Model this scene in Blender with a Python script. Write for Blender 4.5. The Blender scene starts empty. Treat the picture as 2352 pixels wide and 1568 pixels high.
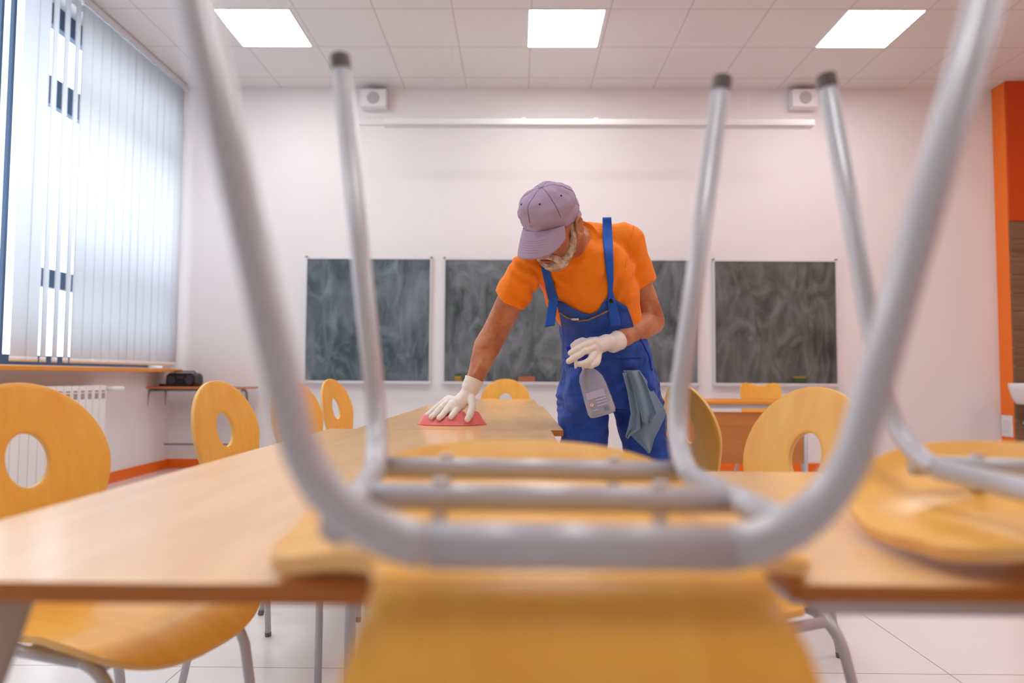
import bpy, bmesh, math, random
from mathutils import Vector, Matrix, Quaternion, noise
from mathutils.bvhtree import BVHTree
random.seed(7)
C = bpy.context
SC = C.scene
COL = SC.collection
R = math.radians
PI = math.pi

# ------------------------------------------------------------------ camera
CAM = Vector((0.0, 0.0, 0.92))
FPX = 1568.0                      # 24 mm on a 36 mm sensor, 2352 px wide
pitch, yaw, roll = math.atan(80/1568.0), math.atan(14/1568.0), R(0.35)
FW = Vector((-math.sin(yaw)*math.cos(pitch), math.cos(yaw)*math.cos(pitch), math.sin(pitch)))
RT0 = FW.cross(Vector((0, 0, 1))).normalized()
UP0 = RT0.cross(FW)
RT = RT0*math.cos(roll) + UP0*math.sin(roll)
UP = UP0*math.cos(roll) - RT0*math.sin(roll)
cd = bpy.data.cameras.new('camera')
cam = bpy.data.objects.new('camera', cd); COL.objects.link(cam)
cd.lens = 24; cd.sensor_width = 36; cd.sensor_fit = 'HORIZONTAL'; cd.clip_start = 0.02; cd.clip_end = 200
M = Matrix((RT, UP, -FW)).transposed().to_4x4(); M.translation = CAM
cam.matrix_world = M
cd.dof.use_dof = True; cd.dof.focus_distance = 2.22; cd.dof.aperture_fstop = 2.1
SC.camera = cam

def atx(px, py, X):
    d = RT*((px-1176)/FPX) + UP*((784-py)/FPX) + FW
    return CAM + d*(X/d.x)
def at(px, py, Y):
    """point of the room at distance Y from the camera, measured on the photograph"""
    d = RT*((px-1176)/FPX) + UP*((784-py)/FPX) + FW
    return CAM + d*(Y/d.y)

# ------------------------------------------------------------------ world, exposure
w = bpy.data.worlds.new('sky'); SC.world = w; w.use_nodes = True
bg = w.node_tree.nodes['Background']
bg.inputs[0].default_value = (0.86, 0.93, 1.0, 1); bg.inputs[1].default_value = 4.5
SC.view_settings.view_transform = 'Standard'; SC.view_settings.look = 'None'
SC.view_settings.gamma = 1; SC.view_settings.use_curve_mapping = False
SC.view_settings.exposure = -0.12
LAMP = 19.0                        # strength of the ceiling panels

# ------------------------------------------------------------------ materials
def srgb(r, g, b):
    f = lambda v: (v/255/12.92) if v/255 <= .04045 else ((v/255+.055)/1.055)**2.4
    return (f(r), f(g), f(b), 1)

def mat(name, col, rough=.5, metal=0, spec=.5, bump=None, trans=0, ior=1.45, coat=0, sheen=0, var=None, sss=0):
    m = bpy.data.materials.new(name); m.use_nodes = True
    nt = m.node_tree; b = nt.nodes['Principled BSDF']
    b.inputs['Base Color'].default_value = col; b.inputs['Roughness'].default_value = rough
    b.inputs['Metallic'].default_value = metal; b.inputs['Specular IOR Level'].default_value = spec
    b.inputs['Transmission Weight'].default_value = trans; b.inputs['IOR'].default_value = ior
    b.inputs['Coat Weight'].default_value = coat; b.inputs['Sheen Weight'].default_value = sheen
    if sss:
        b.inputs['Subsurface Weight'].default_value = sss; b.inputs['Subsurface Scale'].default_value = .01
    if var:      # (scale, other colour)
        tc = nt.nodes.new('ShaderNodeTexCoord'); n = nt.nodes.new('ShaderNodeTexNoise')
        n.inputs['Scale'].default_value = var[0]; n.inputs['Detail'].default_value = 6
        mx = nt.nodes.new('ShaderNodeMix'); mx.data_type = 'RGBA'
        mx.inputs[6].default_value = col; mx.inputs[7].default_value = var[1]
        cr = nt.nodes.new('ShaderNodeMapRange'); cr.inputs[1].default_value = .38; cr.inputs[2].default_value = .62
        nt.links.new(tc.outputs['Object'], n.inputs['Vector']); nt.links.new(n.outputs[0], cr.inputs[0])
        nt.links.new(cr.outputs[0], mx.inputs[0]); nt.links.new(mx.outputs[2], b.inputs['Base Color'])
    if bump:     # (scale, strength, distance)
        tc = nt.nodes.new('ShaderNodeTexCoord'); n = nt.nodes.new('ShaderNodeTexNoise')
        n.inputs['Scale'].default_value = bump[0]; n.inputs['Detail'].default_value = 5
        bp = nt.nodes.new('ShaderNodeBump'); bp.inputs['Strength'].default_value = bump[1]; bp.inputs['Distance'].default_value = bump[2]
        nt.links.new(tc.outputs['Object'], n.inputs['Vector'])
        nt.links.new(n.outputs[0], bp.inputs['Height']); nt.links.new(bp.outputs[0], b.inputs['Normal'])
    return m

def wood(name, c1, c2, scale=(1, 1, 1), rough=.35, spec=.5, coat=0, grain=9.0, k=.5):
    m = bpy.data.materials.new(name); m.use_nodes = True
    nt = m.node_tree; b = nt.nodes['Principled BSDF']; N = nt.nodes.new; L = nt.links.new
    tc = N('ShaderNodeTexCoord'); mp = N('ShaderNodeMapping'); mp.inputs['Scale'].default_value = scale
    n = N('ShaderNodeTexNoise'); n.inputs['Scale'].default_value = grain; n.inputs['Detail'].default_value = 8; n.inputs['Roughness'].default_value = .65
    n.inputs['Distortion'].default_value = .4
    r = N('ShaderNodeMapRange'); r.inputs[1].default_value = .3; r.inputs[2].default_value = .7; r.inputs[4].default_value = k*2
    mx = N('ShaderNodeMix'); mx.data_type = 'RGBA'; mx.inputs[6].default_value = c1; mx.inputs[7].default_value = c2
    L(tc.outputs['Object'], mp.inputs[0]); L(mp.outputs[0], n.inputs['Vector']); L(n.outputs[0], r.inputs[0]); L(r.outputs[0], mx.inputs[0])
    L(mx.outputs[2], b.inputs['Base Color'])
    b.inputs['Roughness'].default_value = rough; b.inputs['Specular IOR Level'].default_value = spec; b.inputs['Coat Weight'].default_value = coat
    b.inputs['Coat Roughness'].default_value = .15
    return m

def emis(name, col, s):
    m = bpy.data.materials.new(name); m.use_nodes = True
    b = m.node_tree.nodes['Principled BSDF']; b.inputs['Base Color'].default_value = (.8, .8, .8, 1)
    b.inputs['Emission Color'].default_value = col; b.inputs['Emission Strength'].default_value = s
    return m

def tiles(name, base, line, sx, sy, ox, oy, axes='XY', rough=.4, lw=.004, spec=.5, var=.0, axisrot=None, freckle=0):
    """a grid of seams sx by sy metres on a flat surface"""
    m = bpy.data.materials.new(name); m.use_nodes = True
    nt = m.node_tree; b = nt.nodes['Principled BSDF']; N = nt.nodes.new; L = nt.links.new
    tc = N('ShaderNodeTexCoord'); sp = N('ShaderNodeSeparateXYZ'); L(tc.outputs['Object'], sp.inputs[0])
    def seam(out, s, o):
        a = N('ShaderNodeMath'); a.operation = 'SUBTRACT'; a.inputs[1].default_value = o; L(out, a.inputs[0])
        d = N('ShaderNodeMath'); d.operation = 'DIVIDE'; d.inputs[1].default_value = s; L(a.outputs[0], d.inputs[0])
        f = N('ShaderNodeMath'); f.operation = 'FRACT'; L(d.outputs[0], f.inputs[0])
        g = N('ShaderNodeMath'); g.operation = 'LESS_THAN'; g.inputs[1].default_value = lw/s; L(f.outputs[0], g.inputs[0])
        return g.outputs[0]
    g1 = seam(sp.outputs[axes[0]], sx, ox); g2 = seam(sp.outputs[axes[1]], sy, oy)
    mxm = N('ShaderNodeMath'); mxm.operation = 'MAXIMUM'; L(g1, mxm.inputs[0]); L(g2, mxm.inputs[1])
    n = N('ShaderNodeTexNoise'); n.inputs['Scale'].default_value = 3; n.inputs['Detail'].default_value = 4; L(tc.outputs['Object'], n.inputs['Vector'])
    mv = N('ShaderNodeMix'); mv.data_type = 'RGBA'; mv.inputs[6].default_value = base
    mv.inputs[7].default_value = (base[0]*(1-var), base[1]*(1-var), base[2]*(1-var), 1); L(n.outputs[0], mv.inputs[0])
    mx = N('ShaderNodeMix'); mx.data_type = 'RGBA'; mx.inputs[7].default_value = line
    L(mv.outputs[2], mx.inputs[6]); L(mxm.outputs[0], mx.inputs[0]); L(mx.outputs[2], b.inputs['Base Color'])
    b.inputs['Roughness'].default_value = rough; b.inputs['Specular IOR Level'].default_value = spec
    return m

def chalk(name, base, smear, seed):
    m = bpy.data.materials.new(name); m.use_nodes = True
    nt = m.node_tree; b = nt.nodes['Principled BSDF']; N = nt.nodes.new; L = nt.links.new
    tc = N('ShaderNodeTexCoord')
    def layer(sc, ns, dist, lo, hi, off, rot=0):
        mp = N('ShaderNodeMapping'); mp.inputs['Scale'].default_value = sc; mp.inputs['Location'].default_value = (off, off*.7, off*1.3)
        mp.inputs['Rotation'].default_value = (0, rot, 0)
        n = N('ShaderNodeTexNoise'); n.inputs['Scale'].default_value = ns; n.inputs['Detail'].default_value = 7
        n.inputs['Distortion'].default_value = dist; n.inputs['Roughness'].default_value = .55
        r = N('ShaderNodeMapRange'); r.inputs[1].default_value = lo; r.inputs[2].default_value = hi
        L(tc.outputs['Object'], mp.inputs[0]); L(mp.outputs[0], n.inputs['Vector']); L(n.outputs[0], r.inputs[0]); return r.outputs[0]
    a = layer((1, 1, .30), 6, .9, .44, .74, seed, .15)
    c = layer((1, 1, .55), 3.5, 2.2, .44, .70, seed+5, -.4)
    e = layer((1, 1, 1), 2.2, .4, .3, .8, seed+9)
    mm = N('ShaderNodeMath'); mm.operation = 'MAXIMUM'; L(a, mm.inputs[0]); L(c, mm.inputs[1])
    m2 = N('ShaderNodeMath'); m2.operation = 'MULTIPLY_ADD'; m2.inputs[1].default_value = .55; L(mm.outputs[0], m2.inputs[0])
    m3 = N('ShaderNodeMath'); m3.operation = 'MULTIPLY'; m3.inputs[1].default_value = .45; L(e, m3.inputs[0]); L(m3.outputs[0], m2.inputs[2])
    mx = N('ShaderNodeMix'); mx.data_type = 'RGBA'; mx.inputs[6].default_value = base; mx.inputs[7].default_value = smear
    L(m2.outputs[0], mx.inputs[0]); L(mx.outputs[2], b.inputs['Base Color']); b.inputs['Roughness'].default_value = .75
    return m

MT = {}
MT['wall'] = mat('wall paint', (.84, .80, .81, 1), .75, bump=(60, .05, .002))
MT['wall_orange'] = mat('orange wall paint', srgb(250, 122, 36), .6)
MT['wall_deep'] = mat('deep orange pier face', srgb(204, 74, 12), .6)  # deeper orange set on the pier front above the tiles
MT['ceil'] = tiles('ceiling tiles', (.78, .735, .72, 1), (.60, .55, .53, 1), .625, .625, .085, 5.25 - .625*12, rough=.9, lw=.012, var=.03)
MT['floor'] = tiles('floor tiles', (.84, .82, .83, 1), (.42, .40, .40, 1), 1.2, .6, .15, 2.19, rough=.16, lw=.005, spec=.6, var=.06)
MT['base'] = mat('orange skirting', srgb(242, 112, 22), .35)
MT['woodtile'] = wood('wood look wall tiles', srgb(142, 118, 92), srgb(108, 84, 62), (.6, .5, 7), .5, grain=4)
MT['tile_joint'] = mat('tile joint', srgb(190, 165, 140), .7)
MT['table'] = wood('beech laminate', srgb(246, 200, 144), srgb(236, 184, 124), (2.6, .35, 2.6), .24, .6, grain=7, coat=.2)
MT['table_x'] = wood('beech laminate across', srgb(246, 200, 144), srgb(236, 184, 124), (.35, 2.6, 2.6), .24, .6, grain=7, coat=.2)
MT['edge'] = wood('table edge band', srgb(194, 122, 54), srgb(178, 106, 44), (1, 1, 8), .45, grain=3)
MT['ply'] = wood('varnished plywood', srgb(250, 192, 88), srgb(240, 172, 66), (2.2, .5, .5), .34, .45, grain=9, coat=.08)
MT['plyedge'] = mat('plywood edge', srgb(240, 192, 120), .5)
MT['panel'] = wood('desk panel', srgb(198, 128, 66), srgb(180, 108, 50), (.6, 1, 6), .4, grain=3)
MT['steel'] = mat('grey painted steel tube', srgb(196, 196, 204), .3, .12, .5)
MT['steel_shade'] = mat('shaded grey steel tube', srgb(138, 130, 136), .35, .2, .5)  # tube steel again, with the corner's shade put into its colour
MT['cap_dark'] = mat('grey plastic cap', srgb(112, 104, 104), .5)
MT['alu'] = mat('aluminium', srgb(222, 222, 228), .35, .25)
MT['white'] = mat('white plastic', srgb(232, 230, 232), .4)
MT['rad'] = mat('radiator enamel', srgb(238, 234, 232), .3)
MT['slotdark'] = mat('dark slot', srgb(168, 150, 144), .8)
MT['black'] = mat('black plastic', srgb(26, 22, 30), .3)
MT['blackg'] = mat('black grille', srgb(60, 54, 62), .6)
MT['frame'] = mat('blue grey window frame', srgb(62, 82, 112), .5)
MT['sill'] = wood('orange window sill', srgb(232, 150, 46), srgb(222, 138, 36), (4, .5, 1), .4)
MT['skin'] = mat('skin', srgb(202, 142, 106), .5, bump=(70, .5, .003), var=(16, srgb(176, 104, 70)), sss=.05)
MT['shirt'] = mat('orange cotton', srgb(255, 136, 8), .85, sheen=.1, bump=(20, .55, .010))
MT['blue'] = mat('blue workwear', srgb(46, 88, 186), .8, sheen=.1, bump=(55, .6, .005), var=(22, srgb(38, 74, 164)))
MT['bluestrap'] = mat('bright blue strap', srgb(24, 92, 202), .6)
MT['cap'] = mat('mauve cotton', srgb(176, 156, 184), .85, bump=(26, .6, .007))
MT['stitch'] = mat('cap stitching', srgb(128, 108, 132), .9)
MT['glove'] = mat('white latex', srgb(240, 232, 226), .42, bump=(55, .3, .002), sss=.08)
MT['beard'] = mat('grey beard', srgb(226, 210, 196), .9, bump=(260, .8, .003), var=(60, srgb(176, 150, 128)))
MT['hair'] = mat('grey hair', srgb(196, 172, 154), .9, bump=(200, .8, .003), var=(50, srgb(150, 122, 104)))
MT['lip'] = mat('lip', srgb(178, 92, 80), .5)
MT['eyew'] = mat('eye white', srgb(225, 215, 208), .2)
MT['eyed'] = mat('iris', srgb(50, 38, 30), .2)
MT['brow'] = mat('eyebrow', srgb(150, 128, 112), .9)
MT['pink'] = mat('pink cloth', srgb(244, 132, 132), .9, sheen=.3, bump=(300, .3, .001))
MT['bluecloth'] = mat('grey blue microfibre', srgb(128, 152, 178), .95, sheen=.3, bump=(400, .3, .001))
MT['btn'] = mat('black button', srgb(24, 26, 36), .35)
MT['zip'] = mat('brass zip', srgb(150, 124, 80), .4, .7)
MT['boot'] = mat('dark leather', srgb(50, 42, 38), .6)
MT['spraywhite'] = mat('white sprayer plastic', srgb(236, 230, 238), .3)
MT['sprayblue'] = mat('royal blue plastic', srgb(26, 26, 176), .3)
MT['bottle'] = mat('clear bottle plastic', (.96, .94, .97, 1), .08, trans=.72, ior=1.12, spec=.6)
MT['liquid'] = mat('clear liquid', (.93, .91, .96, 1), .05, trans=.7, ior=1.08)
MT['label'] = mat('lavender print', srgb(196, 190, 214), .5)
MT['labelw'] = mat('white print', srgb(240, 232, 230), .5)
MT['red'] = mat('red print', srgb(206, 84, 66), .5)
MT['ink'] = mat('black print', srgb(20, 20, 22), .5)
MT['bar'] = mat('blue grey print', srgb(120, 128, 172), .5)
MT['sponge'] = mat('green sponge', srgb(60, 84, 62), .9, bump=(80, .5, .004))
MT['spongey'] = mat('yellow sponge felt', srgb(160, 130, 50), .9)
MT['rust'] = mat('reddish wood block', srgb(172, 102, 76), .7)
MT['ceramic'] = mat('white ceramic', srgb(240, 236, 236), .12)
MT['blind'] = None
m = bpy.data.materials.new('translucent blind fabric'); m.use_nodes = True; nt = m.node_tree
out = nt.nodes['Material Output']; b = nt.nodes['Principled BSDF']; b.inputs['Base Color'].default_value = (.86, .87, .90, 1); b.inputs['Roughness'].default_value = .8
tr = nt.nodes.new('ShaderNodeBsdfTranslucent'); tr.inputs[0].default_value = (.84, .87, .91, 1)
mx = nt.nodes.new('ShaderNodeMixShader'); mx.inputs[0].default_value = .58
nt.links.new(b.outputs[0], mx.inputs[1]); nt.links.new(tr.outputs[0], mx.inputs[2]); nt.links.new(mx.outputs[0], out.inputs[0])
MT['blind'] = m
m = bpy.data.materials.new('window glass'); m.use_nodes = True; nt = m.node_tree
out = nt.nodes['Material Output']; tp = nt.nodes.new('ShaderNodeBsdfTransparent'); tp.inputs[0].default_value = (.93, .96, .97, 1)
gl = nt.nodes.new('ShaderNodeBsdfGlossy'); gl.inputs['Roughness'].default_value = .02
mx = nt.nodes.new('ShaderNodeMixShader'); mx.inputs[0].default_value = .06
nt.links.new(tp.outputs[0], mx.inputs[1]); nt.links.new(gl.outputs[0], mx.inputs[2]); nt.links.new(mx.outputs[0], out.inputs[0])
MT['glass'] = m
MT['lamp'] = emis('luminous ceiling panel', (.975, .985, .965, 1), LAMP)

# ------------------------------------------------------------------ object helpers
def link(name, me, m=None, parent=None, smooth=False):
    o = bpy.data.objects.new(name, me); COL.objects.link(o)
    if m is not None:
        for x in (m if isinstance(m, (list, tuple)) else [m]): me.materials.append(MT[x] if isinstance(x, str) else x)
    if smooth:
        for p in me.polygons: p.use_smooth = True
    if parent is not None:
        o.parent = parent; o.matrix_parent_inverse = Matrix.Identity(4)
    return o

def obj(name, bm, m=None, parent=None, smooth=False, bevel=0, world=False):
    me = bpy.data.meshes.new(name); bmesh.ops.recalc_face_normals(bm, faces=bm.faces[:]) if not smooth == 'raw' else None
    bm.to_mesh(me); bm.free()
    o = link(name, me, m, parent, bool(smooth))
    if parent is not None and world:          # mesh given in world coordinates
        chain = Matrix.Identity(4); p = parent
        while p is not None: chain = p.matrix_basis @ chain; p = p.parent
        me.transform(chain.inverted())
    if bevel:
        bv = o.modifiers.new('bevel', 'BEVEL'); bv.width = bevel; bv.segments = 3; bv.limit_method = 'ANGLE'; bv.angle_limit = R(40)
    if smooth and bevel == 0:
        pass
    return o

def thing(name, label, cat, loc=(0, 0, 0), rz=0, group=None):
    o = bpy.data.objects.new(name, None); COL.objects.link(o); o.empty_display_size = .1
    o.location = loc; o.rotation_euler = (0, 0, rz); o['label'] = label; o['category'] = cat
    if group: o['group'] = group
    return o
def tag(o, label, cat, group=None, kind=None):
    o['label'] = label; o['category'] = cat
    if group: o['group'] = group
    if kind: o['kind'] = kind
    return o
def struct(o, label=None):
    o['kind'] = 'structure'
    if label: o['label'] = label
    return o

def box(bm, c, s, rot=None, mi=0):
    r = bmesh.ops.create_cube(bm, size=1); vs = r['verts']
    mtx = Matrix.Translation(Vector(c)) @ (rot.to_4x4() if rot is not None else Matrix.Identity(4)) @ Matrix.Diagonal((s[0], s[1], s[2], 1))
    bmesh.ops.transform(bm, matrix=mtx, verts=vs)
    if mi:
        for f in {f for v in vs for f in v.link_faces}: f.material_index = mi
    return vs
def BX(c, s, rot=None):
    bm = bmesh.new(); box(bm, c, s, rot); return bm

def fillet(pts, rad, n=8):
    out = [Vector(pts[0])]
    for i in range(1, len(pts)-1):
        p, a, c = Vector(pts[i]), Vector(pts[i-1]), Vector(pts[i+1])
        da, dc = (a-p).normalized(), (c-p).normalized(); r = rad[i-1] if isinstance(rad, (list, tuple)) else rad
        ang = da.angle(dc); t = min(r/math.tan(ang/2), (a-p).length*.49, (c-p).length*.49)
        p0, p1 = p+da*t, p+dc*t
        for k in range(n+1):
            s = k/n; out.append((1-s)**2*p0 + 2*s*(1-s)*(p*.72+(p0+p1)*.14) + s*s*p1)
    out.append(Vector(pts[-1])); return out

def tube(bm, pts, r, n=16, caps=True):
    pts = [Vector(p) for p in pts]; rs = r if isinstance(r, (list, tuple)) else [r]*len(pts)
    t = (pts[1]-pts[0]).normalized(); up = Vector((0, 0, 1)) if abs(t.z) < .9 else Vector((0, 1, 0))
    nrm = t.cross(up).normalized(); rings = []
    for i, p in enumerate(pts):
        if i == 0: t2 = (pts[1]-p).normalized()
        elif i == len(pts)-1: t2 = (p-pts[i-1]).normalized()
        else: t2 = ((pts[i+1]-p).normalized()+(p-pts[i-1]).normalized()).normalized()
        q = t.rotation_difference(t2); nrm = (q @ nrm).normalized(); t = t2
        bn = t.cross(nrm)
        rings.append([bm.verts.new(p+(nrm*math.cos(2*PI*k/n)+bn*math.sin(2*PI*k/n))*rs[i]) for k in range(n)])
    for a, b2 in zip(rings, rings[1:]):
        for k in range(n): bm.faces.new((a[k], a[(k+1) % n], b2[(k+1) % n], b2[k]))
    if caps:
        bm.faces.new(rings[0][::-1]); bm.faces.new(rings[-1])
    return rings
def TB(pts, r, n=16):
    bm = bmesh.new(); tube(bm, pts, r, n); return bm

def lathe(bm, prof, n=32, mtx=None):
    rings = []
    for (r, z) in prof:
        rings.append([bm.verts.new((r*math.cos(2*PI*k/n), r*math.sin(2*PI*k/n), z)) for k in range(n)])
    for a, b2 in zip(rings, rings[1:]):
        for k in range(n): bm.faces.new((a[k], a[(k+1) % n], b2[(k+1) % n], b2[k]))
    bm.faces.new(rings[0][::-1]); bm.faces.new(rings[-1])
    if mtx is not None: bmesh.ops.transform(bm, matrix=mtx, verts=[v for rg in rings for v in rg])

def prism(bm, poly, axis_fn, h0, h1):
    """poly: 2D points; axis_fn(u,v,h) -> 3D"""
    a = [bm.verts.new(axis_fn(u, v, h0)) for u, v in poly]; b2 = [bm.verts.new(axis_fn(u, v, h1)) for u, v in poly]
    n = len(poly); bm.faces.new(a[::-1]); bm.faces.new(b2)
    for k in range(n): bm.faces.new((a[k], a[(k+1) % n], b2[(k+1) % n], b2[k]))

def rrect(w, h, r, n=6):
    out = []
    for cx, cy, a0 in ((w/2-r, h/2-r, 0), (-w/2+r, h/2-r, 90), (-w/2+r, -h/2+r, 180), (w/2-r, -h/2+r, 270)):
        for k in range(n+1):
            a = R(a0+90*k/n); out.append((cx+r*math.cos(a), cy+r*math.sin(a)))
    return out

def copy_tree(o, parent=None):
    c = o.copy(); COL.objects.link(c)
    if parent is not None: c.parent = parent
    for ch in list(o.children): copy_tree(ch, c)
    return c

# organic shapes (joined into one surface by a voxel remesh)
def ell(bm, c, rad, rot=None, seg=24):
    r = bmesh.ops.create_uvsphere(bm, u_segments=seg, v_segments=seg//2+2, radius=1)
    mtx = Matrix.Translation(Vector(c)) @ (rot.to_4x4() if rot is not None else Matrix.Identity(4)) @ Matrix.Diagonal((rad[0], rad[1], rad[2], 1))
    bmesh.ops.transform(bm, matrix=mtx, verts=r['verts'])
def cap_(bm, a, b2, ra, rb, n=20, flat=False):
    a, b2 = Vector(a), Vector(b2); d = (b2-a); L = d.length; q = Vector((0, 0, 1)).rotation_difference(d)
    prof = []; H = 7
    for k in range(H+1):
        t = -PI/2 + PI/2*k/H; prof.append((max(ra*math.cos(t), 1e-4), ra*math.sin(t)))
    if flat: prof.append((rb, L))
    else:
        for k in range(H+1):
            t = PI/2*k/H; prof.append((max(rb*math.cos(t), 1e-4), L+rb*math.sin(t)))
    lathe(bm, prof, n, Matrix.Translation(a) @ q.to_matrix().to_4x4())
def limb(bm, pts, rs, n=20):
    for i in range(len(pts)-1): cap_(bm, pts[i], pts[i+1], rs[i], rs[i+1], n)
def loft(bm, rings, n=32):
    """rings: (centre, half-width vector, half-depth vector)"""
    R_ = []
    for c, a, d in rings:
        c, a, d = Vector(c), Vector(a), Vector(d)
        R_.append([bm.verts.new(c+a*math.copysign(abs(math.cos(2*PI*k/n))**.85, math.cos(2*PI*k/n))+d*math.copysign(abs(math.sin(2*PI*k/n))**.85, math.sin(2*PI*k/n))) for k in range(n)])
    for p, q in zip(R_, R_[1:]):
        for k in range(n): bm.faces.new((p[k], p[(k+1) % n], q[(k+1) % n], q[k]))
    bm.faces.new(R_[0][::-1]); bm.faces.new(R_[-1])
def remesh(name, bm, vox, m, parent, smooth=3, disp=None):
    bmesh.ops.recalc_face_normals(bm, faces=bm.faces[:])
    me = bpy.data.meshes.new(name); bm.to_mesh(me); bm.free()
    t = bpy.data.objects.new('tmp', me); COL.objects.link(t)
    md = t.modifiers.new('r', 'REMESH'); md.mode = 'VOXEL'; md.voxel_size = vox
    if smooth:
        s = t.modifiers.new('s', 'SMOOTH'); s.iterations = smooth; s.factor = .5
    dg = C.evaluated_depsgraph_get(); dg.update()
    me2 = bpy.data.meshes.new_from_object(t.evaluated_get(dg), depsgraph=dg)
    bpy.data.objects.remove(t); bpy.data.meshes.remove(me)
    if disp is not None:
        nrm = [v.normal.copy() for v in me2.vertices]
        for v, nn in zip(me2.vertices, nrm): v.co += nn*disp(v.co)
    me2.name = name; me2.materials.clear()
    o = link(name, me2, m, parent, True)
    if parent is not None: me2.transform(parent.matrix_basis.inverted())
    return o

# ------------------------------------------------------------------ the room
XL, XR, YB, YF = -3.44, 6.20, 6.75, -2.2
XC, YC = 4.73, 6.57                      # corner pier behind the basin
Z0 = at(1176, 203, 6.75).z; SL = 0.0
def zc(y): return Z0 + (YB-y)*SL
T = .15
struct(obj('floor', BX(((XL+XR)/2, (YB+YF)/2, -.05), (XR-XL+2*T, YB-YF+2*T, .1)), 'floor'))
bm = bmesh.new()
prism(bm, [(YF-T, zc(YF-T)), (YB+T, zc(YB+T)), (YB+T, zc(YB+T)+.08), (YF-T, zc(YF-T)+.08)], lambda u, v, h: (h, u, v), XL-T, XR+T)
struct(obj('ceiling', bm, 'ceil'))
def wallprism(name, x0, x1, m):
    bm = bmesh.new(); prism(bm, [(YF, 0), (YB, 0), (YB, zc(YB)), (YF, zc(YF))], lambda u, v, h: (h, u, v), x0, x1); return struct(obj(name, bm, m))
struct(obj('wall_back', BX(((XL+XR)/2, YB+T/2, zc(YB)/2), (XR-XL+2*T, T, zc(YB)-.0)), 'wall'))
struct(obj('wall_front', BX(((XL+XR)/2, YF-T/2, zc(YF)/2), (XR-XL+2*T, T, zc(YF))), mat('front wall paint', (.64, .58, .55, 1), .8)))
wallprism('wall_right', XR, XR+T, 'wall_orange')
struct(obj('wall_corner', BX(((XC+XR)/2, (YC+YB)/2, zc(0)/2), (XR-XC, YB-YC, zc(0))), 'wall_orange'), 'orange pier in the corner, its front carrying the wood look tiles')
# left wall with the window opening
WY0, WY1, WZ0, WZ1 = 1.2, 6.58, .98, 3.76
bm = bmesh.new()
prism(bm, [(YF, 0), (YB, 0), (YB, WZ0), (YF, WZ0)], lambda u, v, h: (h, u, v), XL-.22, XL)
prism(bm, [(YF, WZ1), (YB, WZ1), (YB, zc(YB)), (YF, zc(YF))], lambda u, v, h: (h, u, v), XL-.22, XL)
prism(bm, [(YF, WZ0), (WY0, WZ0), (WY0, WZ1), (YF, WZ1)], lambda u, v, h: (h, u, v), XL-.22, XL)
prism(bm, [(WY1, WZ0), (YB, WZ0), (YB, WZ1), (WY1, WZ1)], lambda u, v, h: (h, u, v), XL-.22, XL)
struct(obj('wall_left', bm, 'wall'))
# skirting
struct(obj('baseboard_back', BX(((XL+XC)/2, YB-.008, .045), (XC-XL, .016, .09)), 'base', bevel=.003))
struct(obj('baseboard_left', BX((XL+.008, (YF+YB-.016)/2, .045), (.016, YB-YF-.016, .09)), 'base', bevel=.003))
struct(obj('baseboard_right', BX((XR-.008, (YF+YC-.03)/2, .045), (.016, YC-.03-YF, .09)), 'base', bevel=.003))
# right wall: deep orange field above, wood-look tiles below, behind the basin
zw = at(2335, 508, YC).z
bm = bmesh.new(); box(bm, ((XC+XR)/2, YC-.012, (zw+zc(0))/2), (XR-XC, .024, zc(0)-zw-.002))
struct(obj('trim_1', bm, 'wall_deep'), 'deep orange band above the wood look tiles')
bm = bmesh.new()
nrow = 14; rh_ = (zw-.004)/nrow
for i in range(nrow):
    z0 = .002+i*rh_; x0 = XC+.002-(.45 if i % 2 else 0)
    while x0 < XR:
        a_, b_ = max(x0, XC+.002), min(x0+.895, XR-.002)
        if b_-a_ > .02: box(bm, ((a_+b_)/2, YC-.010, z0+rh_/2), (b_-a_, .020, rh_-.006))
        x0 += .90
box(bm, ((XC+XR)/2, YC-.004, zw/2), (XR-XC-.004, .008, zw-.004), mi=1)
struct(obj('trim_2', bm, ['woodtile', 'tile_joint'], bevel=.001), 'brown wood look wall tiles behind the basin')

# window: frame, panes, sill
wn = bpy.data.objects.new('window_1', None); COL.objects.link(wn); wn.location = (XL-.17, (WY0+WY1)/2, WZ0); struct(wn, 'wide window with blue grey frames behind the blinds')
def WB(c, s): return BX(c, s)
bm = bmesh.new(); X = XL-.17
zz = lambda px, py: atx(px, py, XL-.17).z
for z0, z1 in ((.98, 1.055), (zz(116, 662), zz(116, 620)), (zz(127, 250), zz(127, 185)), (zz(133, 70), WZ1)):
    ya = WY0 if z0 < 1 else atx(70, 0, X).y
    box(bm, (X, (ya+WY1)/2, (z0+z1)/2), (.06, WY1-ya, z1-z0))
for y in (1.23, 2.45, 3.65, atx(33, 0, XL-.17).y, atx(4, 0, XL-.17).y, 5.9):
    box(bm, (X, y, (WZ0+WZ1)/2), (.03, .028, WZ1-WZ0))
obj('window_frame', bm, 'frame', wn, world=True)
bm = bmesh.new(); box(bm, (X-.01, (WY0+WY1)/2, (WZ0+WZ1)/2), (.006, WY1-WY0-.02, WZ1-WZ0-.02)); obj('pane', bm, 'glass', wn, world=True)
struct(obj('trim_3', BX((XL+.03, (WY0+6.62)/2, .955), (.30, 6.62-WY0, .03)), 'sill', bevel=.004), 'long orange window sill')

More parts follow.
